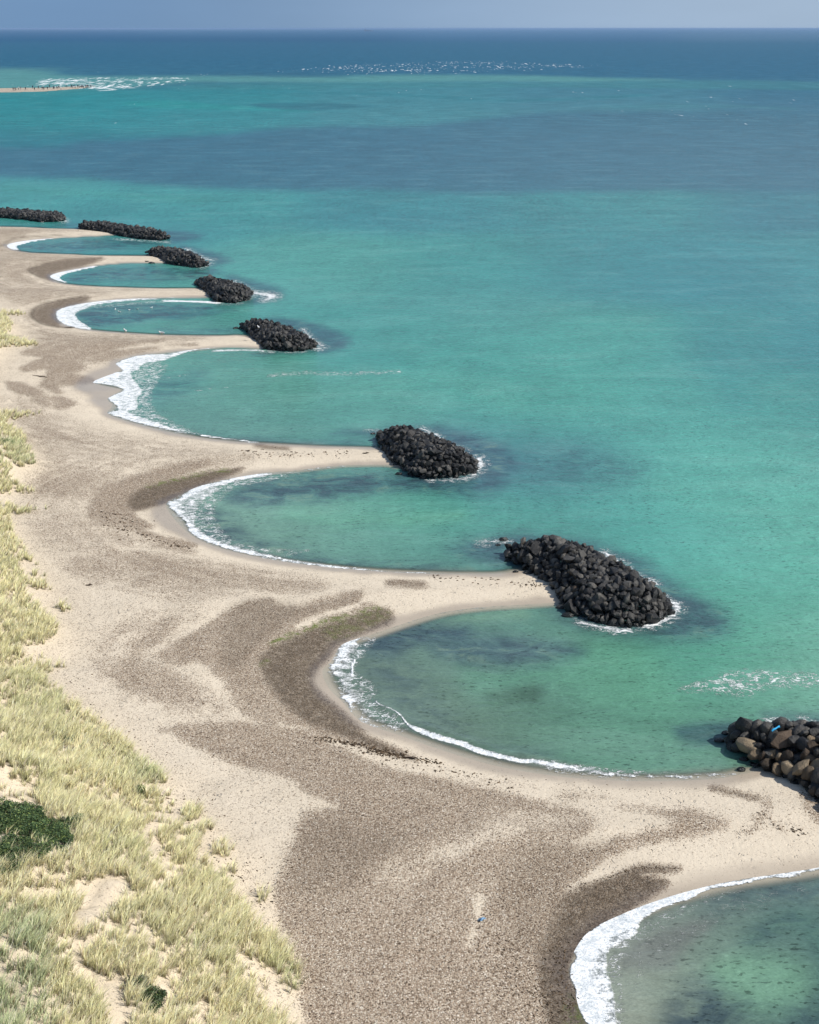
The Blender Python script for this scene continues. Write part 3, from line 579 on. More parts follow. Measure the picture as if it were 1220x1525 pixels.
    Fo(fo, .84, 'p', [(846,1447),(858,1427),(854,1414),(874,1385),(912,1365),(951,1344),(1004,1329),(1063,1314),(1115,1306),(1181,1296),(1220,1291),(1300,1276),(1300,1282),(1220,1297),(1115,1314),(1059,1323),(1033,1337),(984,1355),(954,1373),(945,1394),(915,1407),(905,1434),(912,1463),(918,1490),(925,1560),(960,1640),(900,1620),(874,1526),(856,1496),(858,1476)], 4)
    Fo(la, .6, 'p', [(900,1400),(960,1372),(1060,1325),(1120,1320),(1040,1350),(980,1380),(930,1430),(930,1560),(900,1560)], 10)
    Fo(fo, .5, 's', [(962,1371),(990,1381),(1022,1392)], 3, 2.5); Fo(la, .3, 'p', [(930,1400),(1040,1360),(1100,1330),(1220,1310),(1220,1330),(1050,1390),(960,1460),(940,1520)], 15)
    Fo(la, .95, 'p', [(1012,1026),(1071,1006),(1109,998),(1212,1003),(1320,1000),(1320,1014),(1148,1023),(1118,1034),(1075,1032)], 14, 0, True); Fo(fo, .45, 'p', [(1050,1022),(1085,1008),(1130,1008),(1150,1018),(1110,1030),(1075,1028)], 10)
    # around the stone heaps
    for P, r in (([(95,324),(98,329)], 4), ([(175,356),(250,359)], 3), ([(283,370),(300,382),(318,387)], 4), ([(305,398),(316,393)], 3), ([(330,452),(360,452)], 3),
                 ([(372,441),(380,436),(405,441),(400,447)], 7), ([(352,421),(372,432)], 6), ([(400,524),(450,524)], 3), ([(452,492),(465,505),(486,516)], 4), ([(468,520),(480,519)], 4),
                 ([(645,714),(690,713),(714,706)], 4), ([(700,702),(717,694),(716,686)], 7), ([(625,637),(650,648),(655,654)], 4), ([(672,664),(692,672)], 5), ([(552,640),(560,640)], 4),
                 ([(862,925),(895,935),(940,940)], 5), ([(960,936),(990,927),(1006,915)], 6), ([(975,890),(1000,900),(1008,912)], 7), ([(905,828),(925,843)], 5), ([(930,858),(975,872)], 5), ([(712,809),(752,807)], 4), ([(900,822),(945,865)], 4), ([(1190,1070),(1220,1080),(1260,1095)], 5), ([(1140,1072),(1165,1072)], 4)):
        Fo(fo, .70, 's', P, 5, r*.9, True); Fo(la, 1.0, 's', P, 12, r*2.0, True)
    Fo(cap, 1.15, 'p', [(50,119),(100,116),(200,114),(300,117),(250,126),(180,134),(130,133),(60,129)], 12); Fo(fo, .62, 's', [(62,126),(78,125)], 5, 5); Fo(fo, .6, 's', [(92,125),(125,125),(150,128),(200,131)], 6, 6)
    Fo(fo, .64, 's', [(130,129),(170,133),(150,135)], 9, 8); Fo(fo, .58, 's', [(100,123),(150,122),(210,118),(280,117)], 10, 8); Fo(fo, .5, 's', [(30,142),(60,143)], 5, 4)
    Fo(cap, .90, 'p', [(370,106),(440,99),(520,94),(640,89),(760,90),(890,96),(870,103),(760,107),(660,112),(540,112),(470,109)], 40)
    Fo(cap, .42, 'p', [(40,108),(300,106),(500,128),(700,125),(1000,125),(1220,130),(1220,200),(700,170),(300,200),(0,160)], 30)
    cap = np.maximum(cap, .10*(y > 330))
    shallow = smooth(.0, 1.5, -d); clear = smooth(0.0, 1.0, shallow); clear = np.where(y > 500, smooth(0, 2, -d), clear)
    chop = .55*np.ones(n); chop *= 1 - .55*smooth(-30, -8, d); chop *= 1 + .5*smooth(200, 600, y)
    cal = np.stack([np.interp(p.v, [60, 130, 300, 600, 750, 1050, 1400], k) for k in ([.54, .58, .50, .62, .74, .84, .70], [.66, .71, .77, .80, .87, .80, .74], [.65, .67, .64, .71, .76, .71, .69])], 1); col = np.clip(c*cal - .012, .004, .85)
    # swell: a low breaker running in along the nearest bay
    br = np.array([ground(u, v) for u, v in [(560,1050),(602,1073),(640,1087),(690,1103),(750,1122),(830,1135),(900,1145),(980,1152)]])
    bd = line_d(br, x, y); z = z + .20*np.exp(-(bd/.42)**2)*smooth(1.0, 2.5, -d)
    z = z + .03*fbm(x*.35, y*.6, 71, 3)*smooth(0, 6, -d)*(y < 400)
    z = np.where(d > 0, -0.02*d, z)
    al = np.ones(n)
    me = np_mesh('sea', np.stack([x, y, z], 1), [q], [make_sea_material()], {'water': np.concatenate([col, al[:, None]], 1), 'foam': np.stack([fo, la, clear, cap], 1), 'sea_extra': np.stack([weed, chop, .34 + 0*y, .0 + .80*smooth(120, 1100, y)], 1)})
    return link('sea', me, kind='structure')
sea = build_sea()

# ---------------------------------------------------------------- boulders
rnd = random.Random(5); rs = np.random.RandomState(5)
def ico(sub):
    b = bmesh.new(); bmesh.ops.create_icosphere(b, subdivisions=sub, radius=1)
    v = np.array([list(q.co) for q in b.verts]); f = np.array([[q.index for q in ff.verts] for ff in b.faces]); b.free(); return v, f
IV, IF = ico(3); IV2, IF2 = ico(2)
def boulder_shape(seed, rounded, bev=True):
    r = np.random.RandomState(seed); n = 12 if not rounded else 16
    pts = r.normal(size=(n, 3)); pts /= np.linalg.norm(pts, axis=1)[:, None]; pts *= r.uniform(.82, 1.12, n)[:, None]
    # spread the corners so that no side is missing
    for _ in range(12):
        d = pts[:, None]-pts[None]; L = np.linalg.norm(d, axis=2)+1e-6; f = (d/L[..., None]**3).sum(1); pts += .03*f; pts /= np.maximum(1, np.linalg.norm(pts, axis=1))[:, None]*.5+.5
    pts *= np.array([1.05, r.uniform(.72, .98), r.uniform(.55, .82)])
    b = bmesh.new(); vs_ = [b.verts.new(p) for p in pts]
    h = bmesh.ops.convex_hull(b, input=vs_); bmesh.ops.delete(b, geom=[v for v in b.verts if not v.link_faces], context='VERTS')
    bmesh.ops.dissolve_limit(b, angle_limit=.20, verts=list(b.verts), edges=list(b.edges))
    if bev: bmesh.ops.bevel(b, geom=list(b.edges), offset=.03 if not rounded else .09, segments=1 if not rounded else 2, profile=.5, affect='EDGES', clamp_overlap=True)
    bmesh.ops.triangulate(b, faces=list(b.faces)); bmesh.ops.recalc_face_normals(b, faces=list(b.faces)); b.verts.index_update()
    v = np.array([list(q.co) for q in b.verts]); f = np.array([[q.index for q in ff.verts] for ff in b.faces]); b.free()
    return v, f
def rock_mat(name, cols, rough=.55, spec=.4, tonemul=1.0):
    m = new_mat(name); g = NT(m); geo = g.n('ShaderNodeNewGeometry'); P = geo.outputs['Position']; tcn = g.n('ShaderNodeTexCoord')
    oi = g.n('ShaderNodeObjectInfo'); at = g.n('ShaderNodeAttribute', attribute_name='tone')
    n1 = g.noise(P, 1.7, 5, .65); n2 = g.noise(P, 9, 4, .65)
    f = g.math('ADD', g.math('MULTIPLY', n1, .45), g.math('MULTIPLY', n2, .3)); f = g.math('ADD', f, g.math('MULTIPLY', g.math('ADD', g.math('MULTIPLY', oi.outputs['Random'], tonemul), g.n('ShaderNodeSeparateColor', {0: at.outputs['Color']}).outputs[0]), .38))
    c = g.ramp(f, [(.25, cols[0]), (.55, cols[1]), (.9, cols[2])])
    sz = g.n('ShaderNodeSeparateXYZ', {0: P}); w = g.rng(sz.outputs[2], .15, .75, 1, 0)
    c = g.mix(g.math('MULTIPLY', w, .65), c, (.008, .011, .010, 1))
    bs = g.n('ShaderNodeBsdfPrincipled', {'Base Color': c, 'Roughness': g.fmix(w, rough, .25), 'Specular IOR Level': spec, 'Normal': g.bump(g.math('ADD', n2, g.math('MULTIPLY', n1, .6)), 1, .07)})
    g.n('ShaderNodeOutputMaterial', {0: bs.outputs[0]}); return m
M_BLACK = rock_mat('dark_basalt', [(.006,.006,.007), (.021,.020,.020), (.135,.125,.108)])
M_HEAP = rock_mat('dark_heap_basalt', [(.005,.006,.007), (.016,.016,.017), (.10,.094,.083)], tonemul=.0)
M_TAN = rock_mat('tan_granite', [(.055,.042,.028), (.15,.112,.072), (.34,.27,.18)], .7, .25)
M_BROWN = rock_mat('brown_granite', [(.022,.017,.012), (.052,.038,.027), (.14,.10,.07)], .7, .25)
M_GREY = rock_mat('grey_granite', [(.022,.022,.021), (.05,.049,.046), (.13,.125,.115)], .65, .3)

HEAPS = [
 dict(key='A', foot=[(-120,313),(0,318),(50,321),(97,325.5),(97,328.5),(85,330.5),(60,331),(37,327.5),(0,324.5),(-120,319)], top=1.15, size=0.60, rnd=False),
 dict(key='B', foot=[(119,339),(160,340),(200,346),(235,352),(253,356),(240,358.5),(205,356),(175,350.5),(155,346),(119,341.5)], top=1.35, size=.58, rnd=False),
 dict(key='C', foot=[(217,379),(245,379),(270,382),(295,390),(311,396),(296,399),(275,397),(250,393),(238,385)], top=1.60, size=.56, rnd=False),
 dict(key='D', foot=[(290,422),(310,424),(335,429),(360,437),(377,441),(368,448),(350,451.5),(322,450),(312,440),(300,430)], top=1.75, size=.54, rnd=False),
 dict(key='E', foot=[(358,488),(380,489),(410,494),(440,504),(473,517),(455,522.5),(430,523.5),(396,521),(385,512),(372,498)], top=1.65, size=.50, rnd=False),
 dict(key='F', foot=[(562,652),(590,655),(620,660),(650,670),(680,683),(714,696),(700,706),(680,712),(640,714),(612,710),(598,697),(580,686),(568,668)], top=2.00, size=.52, rnd=False),
 dict(key='G', foot=[(752,824),(790,824),(840,830),(890,844),(940,870),(985,896),(1003,914),(970,930),(935,936),(880,925),(852,914),(827,882),(790,852),(758,836)], top=2.05, size=.53, rnd=False),
 dict(key='H', foot=[(1082,1100),(1120,1098),(1180,1100),(1240,1112),(1350,1190),(1440,1260),(1360,1300),(1280,1245),(1218,1200),(1190,1175),(1150,1153),(1110,1131),(1088,1116)], top=2.20, size=.70, rnd=True)]
rocks = []   # key, x, y, z, r, layer, u, v, edge
for hp in HEAPS:
    fx, fy = ground(np.array([a for a, b in hp['foot']]), np.array([b for a, b in hp['foot']])); PW = np.stack([fx, fy], 1)
    hp['pw'] = PW; r0 = hp['size']
    x0, x1, y0, y1 = fx.min(), fx.max(), fy.min(), fy.max()
    for layer, (fac, dz) in enumerate(((.96, 0.0), (1.0, -.45))):
        pts = []; sep = r0*.98*fac; N = int((x1-x0)*(y1-y0)/(sep*sep)*30)
        X = rs.uniform(x0, x1, N); Y = rs.uniform(y0, y1, N); e = poly_sd(PW, X, Y)
        ok = e > r0*.1
        for xx, yy, ee in zip(X[ok], Y[ok], e[ok]):
            rr = r0*rs.choice([.62, .8, .95, 1.15, 1.45], p=[.18, .27, .27, .2, .08])*rs.uniform(.92, 1.08)
            if all((xx-a)**2 + (yy-b)**2 > (sep*.5*(rr/r0 + c/r0)*.90)**2 for a, b, c in pts[-4000:]):
                pts.append((xx, yy, rr))
                zz = min(hp['top'], .30 + .95*ee) + dz + rs.uniform(-.12, .22) + .25*float(fbm(np.array([xx*.4]), np.array([yy*.4]), 5, 2)[0])
                if layer and ee < r0*.15: continue
                uu, vv = proj(xx, yy, zz)
                rocks.append(dict(key=hp['key'], x=xx, y=yy, z=zz, r=rr*.70*(1.0 if layer == 0 else 1.1), layer=layer, u=uu, v=vv, e=ee, rounded=hp['rnd']))
# stones fallen off the heaps
def loose(key, u, v, r, z=.02):
    x, y = ground(u, v, z); rocks.append(dict(key=key, x=float(x), y=float(y), z=z, r=r, layer=0, u=u, v=v, e=0, rounded=True, loose=True))
for a in (('G',768,852,.20),('G',787,854,.32),('G',846,917,.42),('G',750,804,.35),('G',800,858,.25),('G',742,812,.2),('G',815,868,.3),('G',836,905,.3),
          ('H',1104,1146,.24),('H',1072,1103,.3),('H',1082,1092,.25),('H',1090,1112,.33),('H',1108,1131,.25),('H',1210,1182,.45),('H',1222,1196,.5),
          ('F',594,706,.3),('F',603,701,.25),('F',556,646,.25),('C',226,392,.5),('C',219,390,.35),('E',352,489,.4)): loose(*a)
SHAPES = {False: [boulder_shape(100+i, False) for i in range(16)], True: [boulder_shape(200+i, True) for i in range(16)]}
SHAPES2 = {k: [boulder_shape((200 if k else 100)+i, False, False) for i in range(16)] for k in (False, True)}
def rot_mat(r):
    q = r.normal(size=4); q /= np.linalg.norm(q); w, x, y, z = q
    return np.array([[1-2*(y*y+z*z), 2*(x*y-z*w), 2*(x*z+y*w)], [2*(x*y+z*w), 1-2*(x*x+z*z), 2*(y*z-x*w)], [2*(x*z-y*w), 2*(y*z+x*w), 1-2*(x*x+y*y)]])
def inview(r): return -10 < r['u'] < 1230 and r['v'] > 60
top = [r for r in rocks if r['layer'] == 0 and inview(r) and r['key'] in 'GHF']
def size_px(r): return r['r']*F/math.hypot(r['x'], r['y'], H)
top.sort(key=lambda r: -size_px(r)*(1.0 if r['key'] in 'GH' else .9))
chosen = top[:296]; cset = {id(r) for r in chosen}
rock_meshes = {}
for k in (False, True):
    for i in range(16):
        for mi, mm in enumerate((M_BLACK, M_TAN, M_BROWN, M_GREY)):
            me = np_mesh('boulder', SHAPES[k][i][0], [SHAPES[k][i][1]], [mm], None, k)
            try: me.set_sharp_from_angle(angle=math.radians(28 if not k else 50))
            except Exception: pass
            rock_meshes[(k, i, mi)] = me
HN = {'H': 'the nearest heap', 'G': 'the second nearest heap', 'F': 'the third nearest heap'}
HN = {k: v.replace('the ', '', 1) for k, v in HN.items()}
GN = {'H': 'boulders of the nearest stone heap', 'G': 'boulders of the second stone heap', 'F': 'boulders of the third stone heap'}
ext = {}
for k in 'FGH':
    ss = [r['u'] for r in chosen if r['key'] == k]; ext[k] = (min(ss), max(ss)) if ss else (0, 1)
def rock_label(r, mi, ex):
    colr = ['black', 'tan', 'reddish brown', 'grey'][mi]; k = r['key']
    size = 'big' if r['r'] > .50 else 'small' if r['r'] < .40 else 'middling'
    if r.get('loose'):
        return '%s %s stone lying low and loose %s %s' % (size, colr, 'off the sea side of' if r['v'] < {'H': 1110, 'G': 830, 'F': 680}[k] else 'by the sand at' if r['v'] < 870 or k == 'H' else 'in the water beside', HN[k])
    shp = 'upright' if ex[2] > 1.12*max(ex[0], ex[1]) else 'flat' if ex[2] < .82*min(ex[0], ex[1]) else 'long' if max(ex[0], ex[1]) > 1.35*min(ex[0], ex[1]) else 'blocky'
    a, b = ext[k]; t = (r['u']-a)/max(b-a, 1)
    names = ['landward tip', 'landward quarter', 'inner middle', 'outer middle', 'seaward quarter', 'seaward tip'] if k != 'H' else ['landward tip', 'landward quarter', 'inner middle', 'outer middle', 'right part', 'part cut by the frame']
    along = names[min(5, int(t*6))]
    side = 'far' if r['v'] < np.interp(r['u'], [q[0] for q in axis[k]], [q[1] for q in axis[k]]) else 'near'
    zone = 'crest' if r['z'] > 1.7 else ('foot' if r['z'] < .7 else 'slope')
    return '%s %s %s boulder, %s %s, %s of %s' % (size, shp, colr, side, zone, along, HN[k])
axis = {'H': [(1080, 1085), (1230, 1120)], 'G': [(755, 810), (1000, 905)], 'F': [(560, 645), (715, 695)]}
sv, sf_, stn, off = [], [], [], 0
for r in rocks:
    R = rot_mat(rs) if not r['rounded'] or r.get('loose') is None else np.eye(3)
    i = rs.randint(16); k = bool(r['rounded']) and (r.get('loose') is not None or rs.rand() < .75)
    if id(r) in cset:
        mi = 0
        q = rs.rand()
        if r['key'] == 'H' and not r.get('loose'):
            tanz = smooth(1090, 1125, np.array([r['v']]))[0]
            if q < .34*tanz: mi = 1
            elif q < .74*tanz: mi = 2
            elif q < .8: mi = 3 if rs.rand() < .5 else 0
        elif q < .13: mi = 3
        elif q < .135 and r['key'] == 'G': mi = 2
        o = bpy.data.objects.new('boulder', rock_meshes[(k, i, mi)]); COL.objects.link(o)
        M = Matrix([list(a) for a in R]); o.rotation_euler = M.to_euler(); s = r['r']*rs.uniform(.95, 1.2)
        o.scale = (s*rs.uniform(1, 1.25), s, s); o.location = (r['x'], r['y'], r['z'])
        E_ = np.ptp((SHAPES[k][i][0]*np.array([1.1, 1, 1])) @ R.T, axis=0); o['label'] = rock_label(r, mi, E_); o['category'] = 'boulder'; o['group'] = GN[r['key']]
    else:
        v = (SHAPES2[k][i][0]*r['r']*1.12*np.array([1.1, 1, 1])) @ R.T + np.array([r['x'], r['y'], r['z']])
        sv.append(v); sf_.append(SHAPES2[k][i][1]+off); stn.append(np.repeat(rs.rand(), len(v))); off += len(v)
SV = np.concatenate(sv); tn = np.concatenate(stn)
me = np_mesh('boulder_heap', SV, [np.concatenate(sf_)], [M_HEAP], {'tone': np.stack([tn, tn, tn, tn*0+1], 1)}, False)
link('boulder_heap', me, kind='stuff', label='black boulders of the farther breakwaters and those packed beneath the nearer ones', category='boulders')
print('rocks', len(rocks), 'chosen', len(chosen), {k: sum(r['key'] == k for r in chosen) for k in 'FGH'})

# ---------------------------------------------------------------- marram grass
def dune_place(N, x0, x1, y0, y1, seed):
    r = np.random.RandomState(seed); x = r.uniform(x0, x1, N); y = r.uniform(y0, y1, N); return x, y
def grass_field(x, y, z):
    p = Paint(x, y, z, 8, 91); f = np.zeros(len(x)); gr = np.zeros(len(x))
    def G(t, val, kind, P, soft, r=0): m = p.mask(kind, P, soft, r); t[:] = t*(1-m)+val*m
    G(f, 1., 'p', [(-900,610),(-10,612),(10,628),(36,655),(52,680),(36,694),(14,700),(8,720),(-20,735),(-900,735)], 6)
    G(f, 1., 'p', [(-900,455),(-5,462),(8,470),(18,484),(8,500),(-10,520),(-900,540)], 5)
    G(f, 1., 'p', [(-900,755),(-5,755),(10,768),(24,800),(45,832),(62,845),(30,838),(38,858),(74,872),(72,880),(36,878),(60,905),(86,932),(80,948),(50,960),(20,958),(36,975),(10,978),(-900,965)], 5)
    G(f, 1., 'p', [(-900,975),(15,980),(60,1012),(100,1042),(150,1080),(192,1120),(242,1155),(240,1170),(212,1160),(205,1190),(215,1215),(270,1235),(300,1262),(280,1275),(262,1262),(240,1285),(290,1300),(345,1320),(385,1365),(420,1400),(442,1450),(430,1480),(400,1470),(420,1510),(440,1560),(480,1700),(-900,1700)], 6)
    # bare sand
    G(f, .0, 'p', [(-60,1150),(0,1157),(55,1174),(42,1187),(0,1184),(-60,1180)], 4)
    G(f, .0, 'p', [(35,1325),(95,1320),(156,1301),(182,1312),(180,1342),(162,1362),(138,1383),(119,1404),(127,1435),(140,1445),(160,1455),(186,1475),(196,1545),(162,1545),(152,1478),(118,1458),(104,1428),(116,1375),(122,1350),(92,1336),(40,1345)], 5)
    G(f, .10, 'p', [(215,1225),(255,1232),(290,1262),(262,1262),(285,1290),(262,1310),(232,1300),(215,1270)], 5)
    G(f, .25, 'p', [(212,1165),(240,1180),(262,1200),(240,1215),(200,1200)], 5)
    G(f, .15, 'p', [(355,1425),(400,1440),(425,1480),(400,1500),(366,1460)], 6); G(f, .12, 's', [(350,1325),(400,1385)], 8, 8)
    for a in ((332,1268,11),(255,1276,11),(278,1285,9),(305,1290,6),(432,1460,14),(340,1300,8),(225,1186,10),(285,1215,10),(305,1240,9),(245,1250,10),(20,722,5),(395,1330,7),(410,1410,8),(60,855,6),(92,905,5)):
        G(f, 1., 's', [(a[0]-3, a[1]), (a[0]+3, a[1])], 5, a[2])
    G(f, .22, 'p', [(-60,1165),(10,1172),(35,1188),(60,1210),(100,1238),(112,1262),(80,1280),(30,1280),(0,1262),(-60,1262)], 5)
    G(f, 0., 's', [(226,1488),(234,1502)], 5, 13)
    # greener zones
    G(gr, .9, 'p', [(-200,1380),(40,1350),(80,1400),(70,1470),(60,1560),(-200,1560)], 25); G(gr, .6, 'p', [(-200,655),(0,650),(40,665),(50,690),(-200,700)], 6)
    G(gr, .45, 'p', [(-100,1000),(60,1010),(110,1060),(90,1120),(-100,1100)], 20); G(gr, .5, 'p', [(180,1120),(242,1155),(230,1175),(190,1160)], 8); G(gr, .35, 'p', [(200,1320),(320,1340),(360,1400),(240,1440)], 25)
    G(gr, .6, 's', [(430,1450),(435,1470)], 8, 10); G(gr, .6, 's', [(10,965),(30,960)], 6, 6)
    return f, gr
def build_grass():
    V, Fq, Ft, Cc = [], [], [], []; off = 0
    for (x0, x1, y0, y1, dens) in ((-44, 4, 40, 66, 30), (-44, -2, 66, 95, 24), (-56, -8, 95, 140, 14), (-78, -18, 140, 215, 8)):
        N = int((x1-x0)*(y1-y0)*dens); x, y = dune_place(N, x0, x1, y0, y1, int(y0)+7); 
        uu, vv = proj(x, y, 3.0); k = (uu < 520) & (uu > -260); x, y = x[k], y[k]
        z = land_z(x, y); f, gr = grass_field(x, y, z)
        patch = fbm(x*.55, y*.55, 33, 3)*.5+.5; patch2 = fbm(x*1.5, y*1.5, 37, 2)*.5+.5
        r = np.random.RandomState(int(y0)+1)
        k = (r.rand(len(x)) < f*(.40+.60*smooth(.28, .48, patch))*(.42+.58*smooth(.34, .54, patch2)))
        x, y, z, f, gr = x[k], y[k], z[k], f[k], gr[k]; T = len(x); NB = 15 if y0 < 90 else 11
        th = np.repeat(np.arange(T), NB); n = len(th)
        hs = (r.uniform(.62, 1.15, T)*(.65+.35*smooth(.0, 1, f)))[th]*r.uniform(.55, 1.1, n)
        az = r.uniform(0, 2*math.pi, n); rad = r.uniform(0, .13, n); lean = r.uniform(.12, .62, n)
        wx, wy = .34, .10                                        # wind bends the blades to the right
        bx, by, bz = x[th]+np.cos(az)*rad, y[th]+np.sin(az)*rad, z[th]-.04
        dx, dy = np.cos(az)*lean+wx*r.uniform(.5, 1.2, n), np.sin(az)*lean+wy
        wd = (.013 if y0 < 60 else .016 if y0 < 90 else .024 if y0 < 130 else .034)*r.uniform(.7, 1.3, n)
        px, py = -np.sin(az), np.cos(az); fl = r.uniform(-.6, .6, n); px, py = px*np.cos(fl)-py*np.sin(fl), px*np.sin(fl)+py*np.cos(fl)
        def P(t, w):
            cx = bx+dx*hs*t*t*.9; cy = by+dy*hs*t*t*.9; cz = bz+hs*(t-.22*t*t)
            return np.stack([cx+px*w, cy+py*w, cz], 1)
        v = np.stack([P(0, wd), P(0, -wd), P(.5, -wd*.9), P(.5, wd*.9), P(1.0, wd*.12)], 1)
        b = np.arange(n)*5+off
        V.append(v.reshape(-1, 3)); Fq.append(np.stack([b, b+1, b+2, b+3], 1)); Ft.append(np.stack([b+3, b+2, b+4], 1)); off += 5*n
        straw = np.array([.95, .83, .49]); ygr = np.array([.68, .69, .38]); grn = np.array([.36, .45, .25]); dry = np.array([.92, .80, .60]); brn = np.array([.28, .19, .10])
        tt = np.clip(fbm(x*.3, y*.3, 55, 3)*.9+.34 + r.normal(0, .15, T), 0, 1)[:, None]
        base = straw*(1-tt*.8)+ygr*tt*.8; g_ = np.clip(gr[:, None]*.75 + r.normal(0, .1, T)[:, None], 0, 1); base = base*(1-g_)+grn*1.15*g_
        c = base[th]; rr = r.rand(n)[:, None]; c = np.where(rr < .16, dry, c); c = np.where(rr > .95, brn, c); c = np.minimum(c*r.uniform(.85, 1.3, n)[:, None], .97)
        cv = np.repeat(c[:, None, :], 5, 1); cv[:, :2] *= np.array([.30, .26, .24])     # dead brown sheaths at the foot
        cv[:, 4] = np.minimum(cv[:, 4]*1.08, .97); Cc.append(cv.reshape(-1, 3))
    V = np.concatenate(V); Cc = np.concatenate(Cc)
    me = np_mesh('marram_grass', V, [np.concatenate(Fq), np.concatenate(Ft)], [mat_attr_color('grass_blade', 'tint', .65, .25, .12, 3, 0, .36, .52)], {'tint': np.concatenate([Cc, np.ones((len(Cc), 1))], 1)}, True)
    print('grass verts', len(V))
    return link('marram_grass', me, kind='stuff', label='straw yellow and green marram grass covering the dunes at the left', category='grass')
grass = build_grass()

# ---------------------------------------------------------------- low dark shrubs in the dunes
M_LEAF = mat_attr_color('shrub_leaf', 'tint', .6, .3, .2, 5, 0, .2); M_STEM = mat_plain('shrub_stem', (.09, .06, .04), .85)
def z_at(u, v):
    z = 3.0
    for _ in range(12):
        x, y = ground(u, v, z); z = float(land_z(np.array([float(x)]), np.array([float(y)]))[0])
    return float(x), float(y), z
def shrub(u, v, rad, hgt, nl, label, dark=1.0, seed=1):
    x, y, z = z_at(u, v); r = np.random.RandomState(seed)
    root = bpy.data.objects.new('shrub', None); COL.objects.link(root); root.location = (x, y, z); root['label'] = label; root['category'] = 'shrub'; root['group'] = 'dark shrubs among the dune grass'
    # twigs
    V, Fc = [], []; o = 0; tips = []
    for k in range(26):
        a = r.uniform(0, 2*math.pi); q = rad*math.sqrt(r.rand())*.95; hh = hgt*(1-(q/rad)**2*.6)*r.uniform(.6, 1.0)
        p0 = np.array([math.cos(a)*q*.35, math.sin(a)*q*.35, -.1]); p1 = np.array([math.cos(a)*q, math.sin(a)*q, hh]); mid = (p0+p1)/2+np.array([0, 0, .12*hh])
        tips.append(p1)
        for (s0, s1, w0, w1) in ((p0, mid, .022, .014), (mid, p1, .014, .006)):
            for j, (s, w) in enumerate(((s0, w0), (s1, w1))):
                for b in range(4): V.append(s+w*np.array([math.cos(b*1.571), math.sin(b*1.571), 0]))
            for b in range(4): Fc.append([o+b, o+(b+1) % 4, o+4+(b+1) % 4, o+4+b])
            o += 8
    st = link('stem', np_mesh('stem', np.array(V), [np.array(Fc)], [M_STEM])); st.parent = root
    # leaves in clumps spread through the crown
    nclump = max(14, int(34*rad*rad)); cc = []
    for k in range(nclump):
        a = r.uniform(0, 2*math.pi); q = rad*math.sqrt(r.rand()); ir = 1+.25*math.sin(3*a+seed)
        cc.append((math.cos(a)*q*ir, math.sin(a)*q*ir, hgt*(1-.6*(q/rad)**2)*r.uniform(.35, 1.0), r.uniform(.16, .34)))
    cc = np.array(cc); pick = r.randint(nclump, size=nl); dr = r.normal(size=(nl, 3)); dr /= np.linalg.norm(dr, axis=1)[:, None]
    c = cc[pick, :3]+dr*(cc[pick, 3]*r.uniform(.5, 1.05, nl))[:, None]*np.array([1, 1, .75]); c[:, 2] = np.maximum(c[:, 2], .03)
    t1 = r.normal(size=(nl, 3)); t1[:, 2] *= .5; t1 /= np.linalg.norm(t1, axis=1)[:, None]; nn = np.array([0, 0, 1.])+.9*r.normal(size=(nl, 3)); t2 = np.cross(nn, t1); t2 /= np.linalg.norm(t2, axis=1)[:, None]
    L = r.uniform(.03, .055, nl)[:, None]
    v = np.stack([c-t1*L, c+t2*L*.5, c+t1*L, c-t2*L*.5], 1).reshape(-1, 3); b = np.arange(nl)*4
    tint = np.where(r.rand(nl)[:, None] < .2, np.array([.15, .19, .06]), np.array([.05, .085, .035]))*dark*r.uniform(.6, 1.35, nl)[:, None]*r.uniform(.75, 1.25, nclump)[pick][:, None]
    tint = np.repeat(tint, 4, 0)
    cr = link('crown', np_mesh('crown', v, [np.stack([b, b+1, b+2, b+3], 1)], [M_LEAF], {'tint': np.concatenate([tint, np.ones((len(tint), 1))], 1)}, True)); cr.parent = root
shrub(2, 1222, 1.6, .6, 26000, 'largest dark green shrub cut by the left edge among dune grass', 1.5, 1)
shrub(38, 1236, 1.45, .55, 24000, 'wide dark green shrub just right of the one at the left edge', 1.5, 2)
shrub(74, 1256, 1.2, .45, 16000, 'low dark green shrub ending the dark patch toward the beach', 1.5, 3)
shrub(106, 1228, .5, .35, 2800, 'small dark shrub above the right end of the dark patch', 1.3, 4)
shrub(18, 1272, 1.3, .5, 16000, 'dark shrub at the lower edge of the dark patch', 1.4, 7)
shrub(230, 1494, .55, .6, 4200, 'round dark green shrub by the sandy path at the bottom', .9, 5)
shrub(203, 1468, .35, .4, 1800, 'little dark shrub just above the round one by the sandy path', .9, 6)
shrub(95, 1100, .60, .3, 2200, 'grey green low shrub near the dune crest', 1.7, 9)
shrub(208, 1180, .35, .3, 1400, 'small green shrub at the sandy edge of the dune', 1.5, 10)
shrub(16, 935, .5, .35, 1500, 'small dark shrub in the grass below the mid left edge', 1.3, 13)
shrub(6, 660, .9, .4, 1500, 'green shrub in the farther grass patch at the left edge', 2.0, 15)

